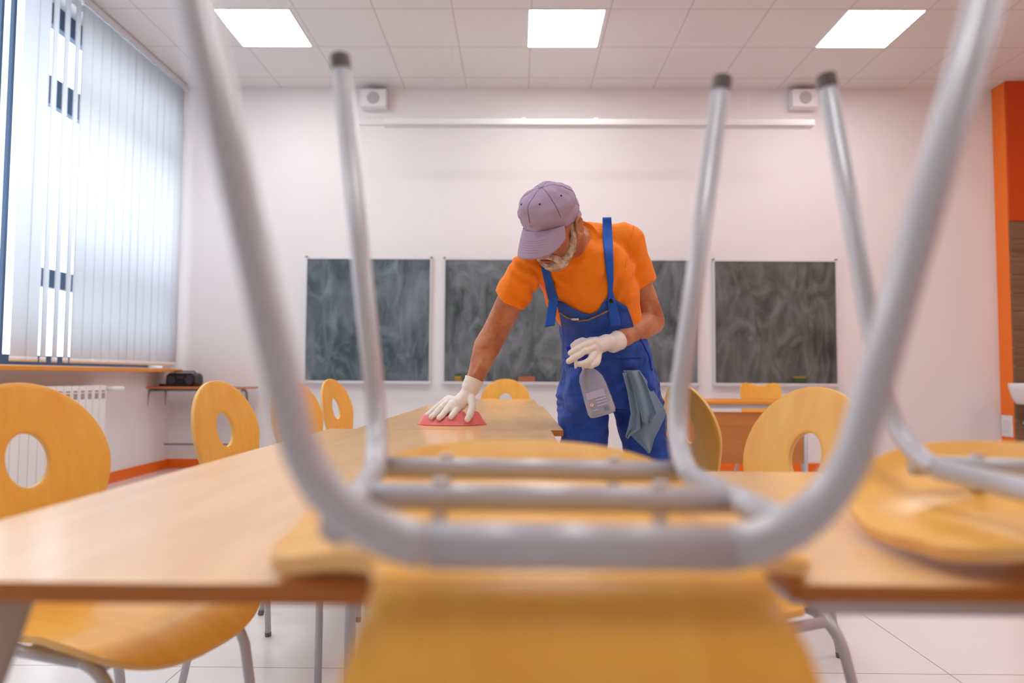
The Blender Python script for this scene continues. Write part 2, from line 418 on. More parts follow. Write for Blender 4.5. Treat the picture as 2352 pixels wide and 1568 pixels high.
# vertical blind
vb = thing('vertical_blind', 'white translucent vertical slat blind hanging across the left window', 'blind', (XL+.09, 5.0, 3.74))
obj('head_rail', BX((XL+.09, 4.0, 3.785), (.05, 5.4, .05)), 'alu', vb, world=True)
XBL = XL+.085
y = 1.55; idx = 0
YG0, YG1, YG2 = atx(45, 100, XBL).y, atx(112, 200, XBL).y, atx(190, 200, XBL).y
random.seed(3)
while y < 6.66:
    v = (Vector((XBL, y, 0))-Vector((0, 0, 0))).normalized()
    ang = R(-7+random.uniform(-4, 5))
    if 5.75 < y < 6.05: ang = R(.5)
    if y < 4.3: pass
    elif y < YG0: ang = None
    elif YG1 < y < YG2: ang = R(19)
    if y < 4.3: ang = R(30)
    if ang is not None:
        # fabric slat, gently bowed, hung on the rail
        bm = bmesh.new(); s = Vector((-math.sin(ang), math.cos(ang), 0)); nn = Vector((s.y, -s.x, 0))
        NU = 6; rows = []
        for z in (3.757, 1.03):
            rows.append([bm.verts.new(Vector((XBL, y, z))+s*(.127*(k/NU-.5))+nn*(.007*(1-(2*k/NU-1)**2))) for k in range(NU+1)])
        for k in range(NU): bm.faces.new((rows[0][k], rows[0][k+1], rows[1][k+1], rows[1][k]))
        o = obj('slat', bm, 'blind', vb, smooth=True, world=True)
        sd = o.modifiers.new('thickness', 'SOLIDIFY'); sd.thickness = .0008
        # weighted hem at the foot of the slat
        bm = bmesh.new(); hb = [bm.verts.new(Vector((XBL, y, 1.035))+s*(.127*(k/NU-.5))+nn*(.007*(1-(2*k/NU-1)**2)+.0)) for k in range(NU+1)]
        ht = [bm.verts.new(v2.co+Vector((0, 0, -.035))) for v2 in hb]
        for k in range(NU): bm.faces.new((hb[k], hb[k+1], ht[k+1], ht[k]))
        chain = Matrix.Translation(vb.location)
        h = obj('hem', bm, 'white', o, smooth=True); h.data.transform(chain.inverted())
        sd = h.modifiers.new('thickness', 'SOLIDIFY'); sd.thickness = .003; sd.offset = 0
    y += .12; idx += 1

# radiator under the sill
rad = thing('radiator', 'white sectional radiator under the window sill', 'radiator', (XL+.10, 4.6, .12))
nsec = 22
for i in range(nsec):
    y = 5.40-i*.085
    bm = bmesh.new()
    box(bm, (XL+.145, y, .48), (.014, .080, .70)); box(bm, (XL+.085, y, .48), (.10, .016, .66)); box(bm, (XL+.09, y, .815), (.12, .078, .022))
    box(bm, (XL+.09, y, .15), (.10, .05, .05))
    s = obj('section', bm, 'rad', rad, bevel=.004, world=True)
    bm = bmesh.new()
    for zz, hh in ((.785, .014), (.748, .045)):
        box(bm, (XL+.1525, y, zz), (.002, .045, hh))
    g = obj('slot', bm, 'slotdark', s); g.data.transform(Matrix.Translation(rad.location).inverted())
bm = bmesh.new(); tube(bm, [(XL+.10, 5.43, .78), (XL+.10, 5.50, .78), (XL+.10, 5.50, .0)], .009)
obj('pipe', bm, 'rad', rad, smooth=True, world=True)
bm = bmesh.new(); tube(bm, [(XL+.11, 5.46, .80), (XL+.17, 5.50, .80), (XL+.24, 5.54, .80)], [.014, .021, .02]); obj('valve_knob', bm, 'white', rad, smooth=True, world=True)

# ceiling lights
def clight(x, y, label):
    t = thing('ceiling_light', label, 'ceiling light', (x, y, zc(y)), 0, 'square ceiling panels')
    t.rotation_euler = (-math.atan(SL), 0, 0)
    bm = bmesh.new()
    for sx, sy, a, b2 in ((0, .3045, .622, .013), (0, -.3045, .622, .013), (.3045, 0, .013, .596), (-.3045, 0, .013, .596)):
        box(bm, (sx, sy, -.002), (a, b2, .008))
    obj('frame', bm, 'white', t); obj('diffuser', BX((0, 0, -.003), (.596, .596, .006)), 'lamp', t)
    return t
cx_ = lambda a, b, c, d: (at(a, 20, 5.27).x+at(b, 20, 5.27).x+at(c, 104, 5.86).x+at(d, 104, 5.86).x)/4
cols = [(cx_(495, 663, 558, 712), 'left'), (cx_(1215, 1389, 1213, 1372), 'middle'), (cx_(1947, 2123, 1878, 2033), 'right')]
for (x, w_) in cols:
    clight(x, 5.565, {'left': 'lit square ceiling panel nearest the window blind', 'middle': 'lit square ceiling panel above the board lamp, middle one of the row', 'right': 'lit square ceiling panel nearest the orange wall'}[w_])
for x, w_ in cols:
    clight(x, 3.065, {'left': 'ceiling panel of the second row, over the window side', 'middle': 'ceiling panel of the second row, in the middle', 'right': 'ceiling panel of the second row, over the basin side'}[w_])
    clight(x, .565, {'left': 'ceiling panel of the third row, over the window side', 'middle': 'ceiling panel of the third row, in the middle', 'right': 'ceiling panel of the third row, over the basin side'}[w_])

for y_, w_ in ((3.065, 'second'), (.565, 'third')): clight(2*cols[2][0]-cols[1][0], y_, 'unseen fill panel added over the basin side, in the %s row from the boards' % w_)  # extra panels out of view, added to brighten the right side
# board lamp hung on two wires in front of the wall
YL = 5.85
a, b2 = at(880, 285, YL), at(1872, 285, YL)
bl = thing('board_lamp', 'long white bar lamp hung on two thin wires above the blackboards', 'lamp', ((a.x+b2.x)/2, YL, a.z))
bm = bmesh.new(); prism(bm, [(-.0, .0), (.10, .0), (.10, .045), (.07, .06), (.0, .05)], lambda u, v, h: (h, YL+u, a.z+v), a.x, b2.x)
obj('housing', bm, 'white', bl, bevel=.004, world=True)
bm = bmesh.new(); box(bm, ((a.x+b2.x)/2, YL+.05, a.z-.003), ((b2.x-a.x)*.96, .06, .006)); obj('louvre', bm, 'alu', bl, world=True)
for px in (1034, 1725):
    p = at(px, 270, YL); zt = zc(YL+.05)-.001
    obj('wire', TB([(p.x, YL+.05, a.z+.05), (p.x, YL+.05, zt)], .0016, 6), 'alu', bl, world=True)
for px in (1202, 1370):
    p = at(px, 270, YL); obj('clip', BX((p.x, YL+.04, a.z+.062), (.035, .035, .02)), 'white', bl, bevel=.005, world=True)
# cable rail on the wall behind its left end
p0, p1 = at(824, 285, YB-.02), at(900, 285, YB-.02)
tag(obj('cable_duct', BX(((p0.x+p1.x)/2, YB-.012, p0.z+.02), (p1.x-p0.x, .024, .05)), 'white', bevel=.003), 'short white cable duct on the wall behind the lamp bar end', 'cable duct')

# wall loudspeakers
def speaker(px0, px1, label):
    a, b2 = at(px0, 206, 6.63), at(px1, 244, 6.63); cx = (a.x+b2.x)/2; w_ = b2.x-a.x; zt = a.z+.01; zb = b2.z
    t = thing('wall_speaker', label, 'speaker', (cx, YB, (zt+zb)/2), 0, 'wall loudspeakers under the ceiling')
    obj('cabinet', BX((0, -.06, 0), (w_, .12, zt-zb)), 'white', t, bevel=.006)
    bm = bmesh.new(); lathe(bm, [(.062, 0), (.060, .006), (.01, .008)], 28, Matrix.Translation((0, -.12, 0)) @ Matrix.Rotation(R(90), 4, 'X')); obj('grille', bm, mat('speaker grille', srgb(186, 180, 186), .7) if 'grm' not in MT else MT['grm'], t, smooth=False)
speaker(828, 886, 'small white loudspeaker high on the wall, the one toward the window')
speaker(1821, 1880, 'small white loudspeaker high on the wall, the one toward the orange wall')
# small sensor on the wall by the blind
p = at(422, 292, 6.6)
tag(obj('wall_sensor', BX((XL+.02, 6.66, p.z), (.04, .06, .10)), 'white', bevel=.008), 'small pale box high on the wall beside the blind', 'sensor')

# blackboards
def board(x0, x1, label, seed, tint, smear):
    p0 = at(x0, 592+(x0-850)*.006, YB-.03); p1 = at(x1, 878+(x1-850)*.0062, YB-.03)
    X0, X1, ZT, ZB = p0.x, p1.x, p0.z, p1.z
    W, H = X1-X0, ZT-ZB; cx = (X0+X1)/2
    t = thing('blackboard', label, 'blackboard', (cx, YB, ZB), 0, 'chalky blackboards on the back wall')
    obj('writing_surface', BX((0, -.018, H/2), (W-.01, .016, H-.01)), chalk('chalk smeared board %d' % seed, tint, smear, seed*3.7), t)
    bm = bmesh.new(); fw = .014
    box(bm, (0, -.02, H-fw/2), (W, .028, fw)); box(bm, (-W/2+fw/2, -.02, H/2), (fw, .028, H-2*fw)); box(bm, (W/2-fw/2, -.02, H/2), (fw, .028, H-2*fw)); box(bm, (0, -.02, fw/2), (W, .028, fw))
    obj('frame', bm, 'alu', t, bevel=.002)
    bm = bmesh.new(); box(bm, (0, -.045, -.006), (W+.03, .09, .008)); box(bm, (0, -.088, .004), (W+.03, .006, .024)); obj('chalk_ledge', bm, 'alu', t, bevel=.002)
    for s in (-1, 1):
        obj('corner_clip', BX((s*(W/2-.004), -.02, H+.006), (.02, .03, .018)), 'cap_dark', t, bevel=.003)
        obj('hook', BX((s*(W/2-.16), -.02, H+.008), (.022, .02, .014)), 'alu', t, bevel=.003)
    return t, ZB
g, s_ = (.030, .050, .052, 1), (.30, .32, .35, 1)
b1, zb = board(703, 988, 'blackboard nearest the window blind, behind the row of chairs', 1, (.035, .058, .065, 1), (.27, .32, .37, 1))  # bluer tint: the bluish light on this board is put into its colour
b2_, zb = board(1020, 1606, 'wide middle blackboard partly hidden behind the person', 2, (.034, .05, .052, 1), s_)
b3, zb = board(1638, 1927, 'blackboard nearest the orange wall, a sponge on its ledge', 3, (.032, .040, .036, 1), (.24, .235, .235, 1))
def on_ledge(name, px0, px1, ph, label, cat, m1, m2=None):
    a, b4 = at(px0, 880, YB-.05), at(px1, 880, YB-.05); w_ = b4.x-a.x
    t = thing(name, label, cat, ((a.x+b4.x)/2, YB-.048, zb-.002+.0))
    obj('body', BX((0, 0, ph*.40+.0), (w_, .06, ph*.80)), m1, t, bevel=.004)
    obj('back_plate', BX((0, 0, ph*.90), (w_*.98, .058, ph*.20)), m2 or m1, t, bevel=.004)
on_ledge('board_sponge', 1822, 1850, .085, 'dark green board sponge on the ledge nearest the orange wall', 'sponge', 'sponge', 'spongey')
on_ledge('board_eraser', 1190, 1229, .07, 'reddish brown eraser block on the middle ledge', 'eraser', 'rust')
on_ledge('board_wiper', 1045, 1060, .09, 'small olive green block at the left end of the middle ledge', 'sponge', 'spongey', 'sponge')

# switch plate and basin on the right wall
sw = thing('switch_plate', 'white switch plate on the bright orange wall strip', 'switch', (XC, 6.66, .74))
sc_ = lambda a, b2: None
p = at(2314, 978, 6.66)
sw.location = (XC, 6.66, p.z)
obj('plate', BX((-.006, 0, 0), (.012, .145, .205)), 'white', sw, bevel=.003)
obj('rocker', BX((-.015, .0, .0), (.008, .085, .125)), mat('rocker', srgb(222, 216, 218), .4), sw, bevel=.002)
bs = thing('wash_basin', 'white ceramic wash basin on the wood look tiles', 'basin', (4.80, YC-.02, .85), R(90))
bm = bmesh.new(); n = 40; rings = []
def bring(rx, ry, z, dx=0):
    return [bm.verts.new((-.0-(rx if rx > 0 else 0)*(.5+.5*math.cos(2*PI*k/n))**.8+dx, ry*math.sin(2*PI*k/n), z)) for k in range(n)]
prof = [(.30, .16, -.16), (.36, .22, -.10), (.40, .26, -.02), (.42, .275, .02), (.415, .27, .035), (.37, .23, .03), (.33, .19, -.03), (.26, .13, -.08)]
rs_ = [bring(a, b4, z, -.001 if i < 5 else -.03) for i, (a, b4, z) in enumerate(prof)]
for p, q in zip(rs_, rs_[1:]):
    for k in range(n): bm.faces.new((p[k], p[(k+1) % n], q[(k+1) % n], q[k]))
bm.faces.new(rs_[0]); bm.faces.new(rs_[-1])
obj('bowl', bm, 'ceramic', bs, smooth=True)
obj('tap', TB(fillet([(-.06, 0, .02), (-.06, 0, .17), (-.19, 0, .17), (-.19, 0, .13)], .03), .012), 'alu', bs, smooth=True)
obj('trap', TB(fillet([(-.18, 0, -.14), (-.18, 0, -.34), (-.0, 0, -.34)], .04), .018), 'alu', bs, smooth=True)

# ------------------------------------------------------------------ chairs
# side profile of the plywood: (y forward, z up) by arc length
PROF = [(-.286, .900), (-.268, .82), (-.250, .740), (-.234, .655), (-.224, .592), (-.214, .545), (-.200, .505), (-.178, .480), (-.140, .470), (-.07, .468), (0, .468), (.06, .470), (.11, .470), (.15, .463), (.185, .448), (.215, .425)]
def crv(pts, n):
    out = []
    for i in range(len(pts)-1):
        p0 = pts[max(i-1, 0)]; p1 = pts[i]; p2 = pts[i+1]; p3 = pts[min(i+2, len(pts)-1)]
        for k in range(n):
            t = k/n; f = lambda a, b4, c, d: .5*((2*b4)+(-a+c)*t+(2*a-5*b4+4*c-d)*t*t+(-a+3*b4-3*c+d)*t**3)
            out.append((f(p0[0], p1[0], p2[0], p3[0]), f(p0[1], p1[1], p2[1], p3[1])))
    out.append(pts[-1]); return out
PF = crv(PROF, 8)
ARC = [0]
for a_, b_ in zip(PF, PF[1:]): ARC.append(ARC[-1]+math.hypot(a_[0]-b_[0], a_[1]-b_[1]))
LT = ARC[-1]
def prof(s):
    s = max(0, min(LT-1e-6, s))
    for i in range(len(ARC)-1):
        if ARC[i+1] >= s: break
    t = (s-ARC[i])/(ARC[i+1]-ARC[i]); a_, b_ = PF[i], PF[i+1]
    return (a_[0]+(b_[0]-a_[0])*t, a_[1]+(b_[1]-a_[1])*t)
SH = .160                    # arc length of the hole's middle
SN = ARC[7*8+4]              # neck, where seat and backrest meet
def interp(tab, x):
    for (x0, y0), (x1, y1) in zip(tab, tab[1:]):
        if x <= x1:
            t = (x-x0)/(x1-x0); t = max(0, min(1, t)); t = t*t*(3-2*t) if True else t; return y0+(y1-y0)*t
    return tab[-1][1]
def shell(x, s):
    y, z = prof(s)
    if s > SN:                # the sides of the seat lift a little
        k = min(1, (s-SN)/.10)*max(0, min(1, (LT-s)/.16)); z += .030*k*(x/.22)**2
    else:                     # the backrest wraps a little round the back
        k = min(1, (SN-s)/.1); y += .018*k*(x/.2)**2
    return Vector((x, y, z))
def chair_meshes():
    # backrest: rings between the hole and the outline
    bm = bmesh.new(); N = 96; RG = 9; out_pts = []
    def halfw(s):             # outline half width at arc length s
        if s < SH+.01: return .186*math.sqrt(max(0, 1-((SH+.01-s)/(SH+.01))**2))
        return interp([(SH+.01, .186), (SN-.11, .138), (SN, .118)], s)
    def ray(th):
        lo, hi = 0, .5; c_, s_2 = math.cos(th), math.sin(th)
        for _ in range(30):
            mid = (lo+hi)/2; x, s = mid*c_, SH+mid*s_2
            ok = 0 <= s <= SN and abs(x) <= halfw(s)
            if ok: lo = mid
            else: hi = mid
        return lo
    rings = []
    ths = [2*PI*k/N for k in range(N)]
    # make sure the lower corners are hit
    for cx in (-1, 1):
        ang = math.atan2(SN-SH, cx*.118) % (2*PI); j = min(range(N), key=lambda q: abs(ths[q]-ang)); ths[j] = ang+ (1e-4)
    for r in range(RG+1):
        t = r/RG; ring = []
        for th in ths:
            ro = ray(th); hx, hy = .047*math.cos(th), .055*math.sin(th); rh = math.hypot(hx, hy)
            ox, oy = ro*math.cos(th), ro*math.sin(th)
            x, s = hx+(ox-hx)*t, SH+hy+(oy-hy)*t
            ring.append(bm.verts.new(shell(x, s)))
        rings.append(ring)
    for p, q in zip(rings, rings[1:]):
        for k in range(N): bm.faces.new((p[k], p[(k+1) % N], q[(k+1) % N], q[k]))
    back = bm
    bm = bmesh.new(); S = 44; W = 20; rows = []
    def sw_(s):
        u = (s-SN)/(LT-SN)
        if u < .5: return interp([(0, .118), (.08, .124), (.36, .214), (.5, .222)], u)
        e = (u-.5)/.5; return .222*(1-e**3.2)**(1/2.4) if e < .999 else .0
    for i in range(S+1):
        u = i/S; u = 1-(1-u)**1.35; s = SN+(LT-SN)*min(u, .9985)
        h = sw_(s); rows.append([bm.verts.new(shell(h*(2*k/W-1), s)) for k in range(W+1)])
    for p, q in zip(rows, rows[1:]):
        for k in range(W): bm.faces.new((p[k], p[k+1], q[k+1], q[k]))
    return back, bm
def ply(name, bm, parent):
    for f in bm.faces: f.normal_update()
    me = bpy.data.meshes.new(name); bm.to_mesh(me); bm.free()
    o = link(name, me, ['ply', 'plyedge'], parent, True)
    sd = o.modifiers.new('plywood', 'SOLIDIFY'); sd.thickness = .0115; sd.offset = 0; sd.material_offset_rim = 1; sd.use_even_offset = True
    bv = o.modifiers.new('soft', 'BEVEL'); bv.width = .0022; bv.segments = 2; bv.limit_method = 'ANGLE'; bv.angle_limit = R(50)
    return o
TR = .0105
def chair(name, label, teacher=False, group=None):
    t = thing(name, label, 'chair', (0, 0, 0), 0, group)
    bk, st = chair_meshes()
    ply('seat', st, t)
    if not teacher: ply('backrest', bk, t)
    else:
        bk.free(); bm = bmesh.new(); W, S = 18, 12; rows = []
        for i in range(S+1):
            v = i/S; row = []
            for k in range(W+1):
                u = 2*k/W-1; e = abs(2*v-1)**6; hw = .172*(1-.10*e); zt = .875-.02*math.exp(-(u/.45)**2)*1 + .006*abs(u) - .025*max(0, abs(u)-.8)*5*.4
                z = .60+(zt-.60)*v; x = hw*u; row.append(bm.verts.new((x, -.215-.04*v+.03*u*u, z)))
            rows.append(row)
        for p, q in zip(rows, rows[1:]):
            for k in range(W): bm.faces.new((p[k], p[k+1], q[k+1], q[k]))
        ply('backrest', bm, t)
        for s in (-1, 1):
            obj('back_post', TB([(s*.12, -.17, .44), (s*.12, -.20, .56), (s*.12, -.225, .74)], TR, 12), 'steel', t, smooth=True)
    for s in (-1, 1):
        # rear leg: foot, up, rounded corner into the rear cross bar
        path = fillet([(s*.257, -.214, .004), (s*.146, -.178, .446), (0, -.178, .446)], .075, 10)
        npz = len(path)-1; lg = obj('leg', TB(path[:-1], [TR if q_ < 2 else TR+.0028*(q_-1)/(npz-2) for q_ in range(npz)]), 'steel', t, smooth=True); foot = Vector(path[0]); d = (Vector(path[1])-foot).normalized()
        obj('foot_cap', TB([foot-d*.004, foot+d*.014], .0112), 'cap_dark', lg, smooth=False, bevel=.002)
        end_rear = path[-2]
        path = fillet([(s*.216, .178, .004), (s*.152, .150, .44), (s*.143, -.150, .442)], .085, 12)
        lg = obj('leg', TB(path[:-1], TR), 'steel', t, smooth=True); foot = Vector(path[0]); d = (Vector(path[1])-foot).normalized()
        obj('foot_cap', TB([foot-d*.004, foot+d*.014], .0112), 'cap_dark', lg, bevel=.002)
        obj('side_rail', TB([path[-2], path[-1]], TR), 'steel', t, smooth=True)
    obj('crossbar', TB([(-abs(end_rear.x), end_rear.y, end_rear.z), (abs(end_rear.x), end_rear.y, end_rear.z)], TR+.0028), 'steel', t, smooth=True)
    for y_, hw in ((-.045, .1455), (.118, .151)):
        c_ = obj('crossbar', TB([(-hw, y_, .442), (hw, y_, .442)], TR), 'steel', t, smooth=True)
        for s in (-1, 1):
            obj('bolt', TB([(s*.085, y_, .428), (s*.085, y_, .4655)], .0065, 10), 'alu', c_)
    return t
chairs = []
proto = chair('school_chair', 'upturned wooden chair with grey tube legs on the tables nearest the camera', group='upturned chairs')
proto.rotation_euler = (0, PI, R(3.2)); 
def place(o, x, y, ang, flip=False, z=0.0, lean=0.0):
    o.location = (x, y, z)
    if flip:
        o.rotation_mode = 'QUATERNION'
        o.rotation_quaternion = Quaternion((0, 0, 1), ang) @ Quaternion((0, 1, 0), lean) @ Quaternion((0, 1, 0), PI)
    else:
        o.rotation_mode = 'XYZ'; o.rotation_euler = (0, 0, ang)
TT = .76                                    # table top height
ZF = TT+.5055
place(proto, .031, .575, R(4.5), True, ZF+.003, R(1.1))
c2 = copy_tree(proto); place(c2, .570, .600, R(-1.0), True, ZF+.003, R(1.2)); c2['label'] = 'upturned wooden chair cut by the right edge, beside the nearest upturned chair'
def dupc(x, y, ang, label, group):
    c = copy_tree(proto); place(c, x, y, ang, False, 0); c['label'] = label; c['group'] = group; return c
# local +y is where the sitter faces; angle a turns +y towards -x
def face(nx, ny): return math.atan2(-nx, ny)
def chair_by_back(bx, by, nx, ny, label, group):
    """place by the position of the middle of the backrest"""
    n_ = Vector((nx, ny)).normalized(); return dupc(bx+n_.x*.250, by+n_.y*.250, face(n_.x, n_.y), label, group)
gl_ = 'upright chairs on the window side'; gr_ = 'upright chairs on the basin side'
chair_by_back(-.995, 1.385, .966, -.26, 'wooden chair with round hole nearest the left edge, beside the radiator', gl_)
chair_by_back(-.945, 2.20, .992, -.13, 'wooden chair with narrow oval hole, second along the window side of the tables', gl_)
chair_by_back(-.950, 2.92, .966, -.26, 'wooden chair on the window side, half hidden by the blurred chair leg', gl_)
chair_by_back(-.965, 3.62, .988, -.155, 'farthest wooden chair on the window side, in front of the first blackboard', gl_)
chair_by_back(-.09, 5.02, 0, -1, 'wooden chair at the far head of the table row', 'upright chair at the head')
chair_by_back(.645, 1.54, -.935, -.355, 'wooden chair with round hole behind the right table', gr_)
chair_by_back(.60, 2.42, .97, .24, 'wooden chair right of the person with a white mark on its back', gr_)
# white scuff on that last chair
last = [o for o in bpy.data.objects if o.get('label', '').endswith('white mark on its back')][0]
bm = bmesh.new()
for (u0, v0), (u1, v1), (u2, v2) in (((-.012, -.02), (.010, -.02), (-.016, .026)), ((-.006, -.022), (.012, -.016), (.018, .022)), ((-.010, -.026), (.012, -.024), (.002, .004))):
    pts = [shell(.03+u*.9, .075-v) for u, v in ((u0, v0), (u1, v1), (u2, v2))]
    bm.faces.new([bm.verts.new(p+Vector((0, -.0075, -.001))) for p in pts])
bkp = [c for c in last.children if c.name.startswith('backrest')][0]
o = obj('scuff_mark', bm, 'labelw', bkp); sd = o.modifiers.new('t', 'SOLIDIFY'); sd.thickness = .0006; sd.offset = 0

# ------------------------------------------------------------------ tables
def table(name, x0, x1, y0, y1, label, wm='table', legs=None, rail=True, top=TT, slab=.019, splay=0, group='beech topped school tables', rin=.045, rh=.027, lr=.0125):
    cx, cy = (x0+x1)/2, (y0+y1)/2; t = thing(name, label, 'table', (cx, cy, 0), 0, group)
    hx, hy = (x1-x0)/2, (y1-y0)/2
    bm = bmesh.new(); poly = rrect(2*hx, 2*hy, .008, 3)
    prism(bm, poly, lambda u, v, h: (u, v, h), top-slab, top)
    for f in bm.faces:
        if abs(f.normal.z) < .5: f.material_index = 1
    bm.normal_update()
    for f in bm.faces: f.material_index = 0 if abs(f.normal.z) > .5 else 1
    obj('tabletop', bm, [wm, 'edge'], t, bevel=.0015)
    bm = bmesh.new(); zr = top-slab-rh/2
    if rail:
        for s in (-1, 1):
            box(bm, (0, s*(hy-rin), zr), (2*(hx-rin), .025, rh)); box(bm, (s*(hx-rin), 0, zr), (.025, 2*(hy-rin)-.02, rh))
        obj('under_frame', bm, 'steel', t, bevel=.003)
    for i, (lx, ly, sx, sy) in enumerate(legs or [(-hx+.09, -hy+.08, 0, 0), (hx-.09, -hy+.08, 0, 0), (-hx+.09, hy-.08, 0, 0), (hx-.09, hy-.08, 0, 0)]):
        lg = obj('leg', TB([(lx, ly, top-slab), (lx+sx, ly+sy, .015)], lr), 'steel', t, smooth=True)
        obj('foot_cap', TB([(lx+sx, ly+sy, 0), (lx+sx, ly+sy, .02)], lr+.001), 'cap_dark', lg)
    return t
table('school_table', -.565, .10, .53, 2.055, 'long beech table nearest the camera, window side, its corner cut by the left edge',
      legs=[(-.1975, -.6925, -.20, -.06), (.5*.665-.08, -.70, .05, -.06), (-.235, .66, 0, 0), (.25, .66, 0, 0)], rin=.20, slab=.016, lr=.0155)
table('school_table', .215, 1.62, .54, 1.18, 'beech table filling the right foreground, under two upturned chairs', wm='table_x', rin=.022, slab=.013, rh=.014,
      legs=[(-.66, .12, 0, 0), (.62, -.2, 0, 0), (-.66, .26, 0, 0), (.62, .22, 0, 0)])
table('school_table', -.49, .138, 2.062, 3.70, 'beech table with the pink cloth on it, in front of the person', legs=[(-.27, -.74, 0, 0), (.22, -.74, 0, 0), (-.24, .74, 0, 0), (.24, .74, 0, 0)])
table('school_table', -.44, .115, 3.706, 4.80, 'farthest beech table of the row, before the head chair', legs=[(-.2, -.45, 0, 0), (.2, -.45, 0, 0), (-.23, .43, 0, 0), (.235, .43, 0, 0)])

# teacher's desk with front panel, chair behind it
a, b4 = at(1490, 922, 4.62), at(1872, 922, 4.62)
dk = thing('teacher_desk', 'brown panelled teacher desk in front of the blackboard nearest the orange wall', 'desk', ((a.x+b4.x)/2, 4.92, 0))
dw = b4.x-a.x
bm = bmesh.new(); prism(bm, rrect(dw, .62, .01, 3), lambda u, v, h: (u, v, h), .742, .762); obj('tabletop', bm, 'sill', dk, bevel=.002)
bm = bmesh.new()
for s in (-1, 1): box(bm, (0, s*.27, .727), (dw-.08, .03, .028)); box(bm, (s*(dw/2-.055), 0, .727), (.03, .51, .028))
obj('under_frame', bm, 'steel', dk, bevel=.002)
obj('front_panel', BX((0, -.262, .515), (dw-.13, .016, .345)), 'panel', dk, bevel=.002)
for s in (-1, 1):
    for yy in (-.27, .27):
        obj('leg', TB([(s*(dw/2-.055), yy, .713), (s*(dw/2-.055), yy, .0)], .0135), 'steel', dk, smooth=True)
tc_ = chair('teacher_chair', 'wooden chair with a rectangular back behind the teacher desk', teacher=True)
p = at(1751, 900, 5.42); place(tc_, p.x, 5.68-.22+.0, R(180), False, 0); tc_.location.z = 0
tc_.location = (p.x+.10, 5.52, 0)

# side table with radio in the back left corner
a, b4 = at(327, 888, 6.42), at(568, 888, 6.42)
stb = thing('side_table', 'narrow side table with tube legs in the corner under the sill', 'table', ((a.x+b4.x)/2+.0, 6.50, 0))
sw2 = b4.x-a.x; zt = a.z+.005
obj('tabletop', BX((0, 0, zt-.010), (sw2, .40, .020)), 'rust', stb, bevel=.002)
stb_top = stb.children[0]; stb_top.data.materials.clear(); stb_top.data.materials.append(wood('side table top', srgb(205, 130, 84), srgb(190, 112, 70), (.5, 3, 1), .4))
for s in (-1, 1):
    lx = s*(sw2/2-.12)
    for yy, oy in ((-.17, -.02), (.17, .0)):
        obj('leg', TB(fillet([(lx+s*.0, yy*.55, zt-.035), (lx+s*.02, yy*.9, zt-.035), (lx+s*.075, yy+oy, .0)], .05), .0115), 'steel_shade', stb, smooth=True)
    obj('end_bar', TB([(lx+s*.045, -.165, zt-.20), (lx+s*.045, .16, zt-.20)], .009), 'steel_shade', stb, smooth=True)
obj('stretcher', TB([(-(sw2/2-.07), .165, .24), ((sw2/2-.07), .165, .24)], .009), 'steel_shade', stb, smooth=True)
obj('top_rail', TB([(-(sw2/2-.12), -.09, zt-.033), ((sw2/2-.12), -.09, zt-.033)], .011), 'steel_shade', stb, smooth=True)
p = at(418, 884, 6.42)
rd = thing('radio', 'black portable radio on the side table in the corner', 'radio', (p.x, 6.47, zt))
bm = bmesh.new(); poly = rrect(.285, .13, .045, 6); prism(bm, poly, lambda u, v, h: (u*(1-.25*(v+.065)/.13*.25), h, v+.065), -.09, .09); obj('body', bm, 'black', rd, bevel=.012)
for s in (-1, 1):
    bm = bmesh.new(); lathe(bm, [(.040, 0), (.038, .006), (.01, .004)], 24, Matrix.Translation((s*.085, -.09, .062)) @ Matrix.Rotation(R(90), 4, 'X')); obj('loudspeaker', bm, 'blackg', rd)
obj('display', BX((0, -.091, .085), (.06, .006, .02)), 'blackg', rd, bevel=.002)
obj('handle', TB(fillet([(-.11, 0, .12), (-.09, 0, .142), (.09, 0, .142), (.11, 0, .12)], .01), .006, 8), 'black', rd, smooth=True)
p = at(374, 884, 6.38)
tag(obj('power_adapter', BX((p.x, 6.42, zt+.0125), (.09, .06, .025)), 'black', bevel=.006), 'small flat black box left of the radio', 'adapter')

# ------------------------------------------------------------------ the person
man = thing('person', 'person in mauve cap, orange t-shirt and blue dungarees leaning over to wipe the table', 'person', (.33, 2.38, 0))
HC = at(1263, 490, 2.04)                     # middle of the cap
psi, phi, rho = R(44), R(40), R(9)
F_ = Vector((-math.sin(psi)*math.cos(phi), -math.cos(psi)*math.cos(phi), -math.sin(phi)))
U_ = Vector((-math.sin(psi)*math.sin(phi), -math.cos(psi)*math.sin(phi), math.cos(phi)))
L_ = U_.cross(F_)
U_, L_ = U_*math.cos(rho)+L_*math.sin(rho), L_*math.cos(rho)-U_*math.sin(rho)
HM = Matrix((L_, F_, U_)).transposed()        # head axes: x = person's left, y = forward, z = up
HS = .97
HO = HC - (F_*.006 + U_*.050)*HS
def H(x, y, z): return HO + HM @ Vector((x, y, z))*HS

neck = at(1325, 552, 2.22)
shR, elR, wrR = at(1207, 622, 2.16), at(1138, 762, 2.30), at(1084, 884, 2.275)
shL, elL, wrL = at(1430, 562, 2.27), at(1496, 738, 2.36), at(1412, 786, 2.19)
hip = at(1402, 870, 2.38)
kR, kL = Vector((.235, 2.33, .47)), Vector((.475, 2.38, .47))
aR, aL = Vector((.225, 2.37, .075)), Vector((.50, 2.46, .075))
tR, tL = at(1338, 905, 2.37), at(1462, 905, 2.39)

def hand_pts(spec): return [[at(*p) for p in f] for f in spec]
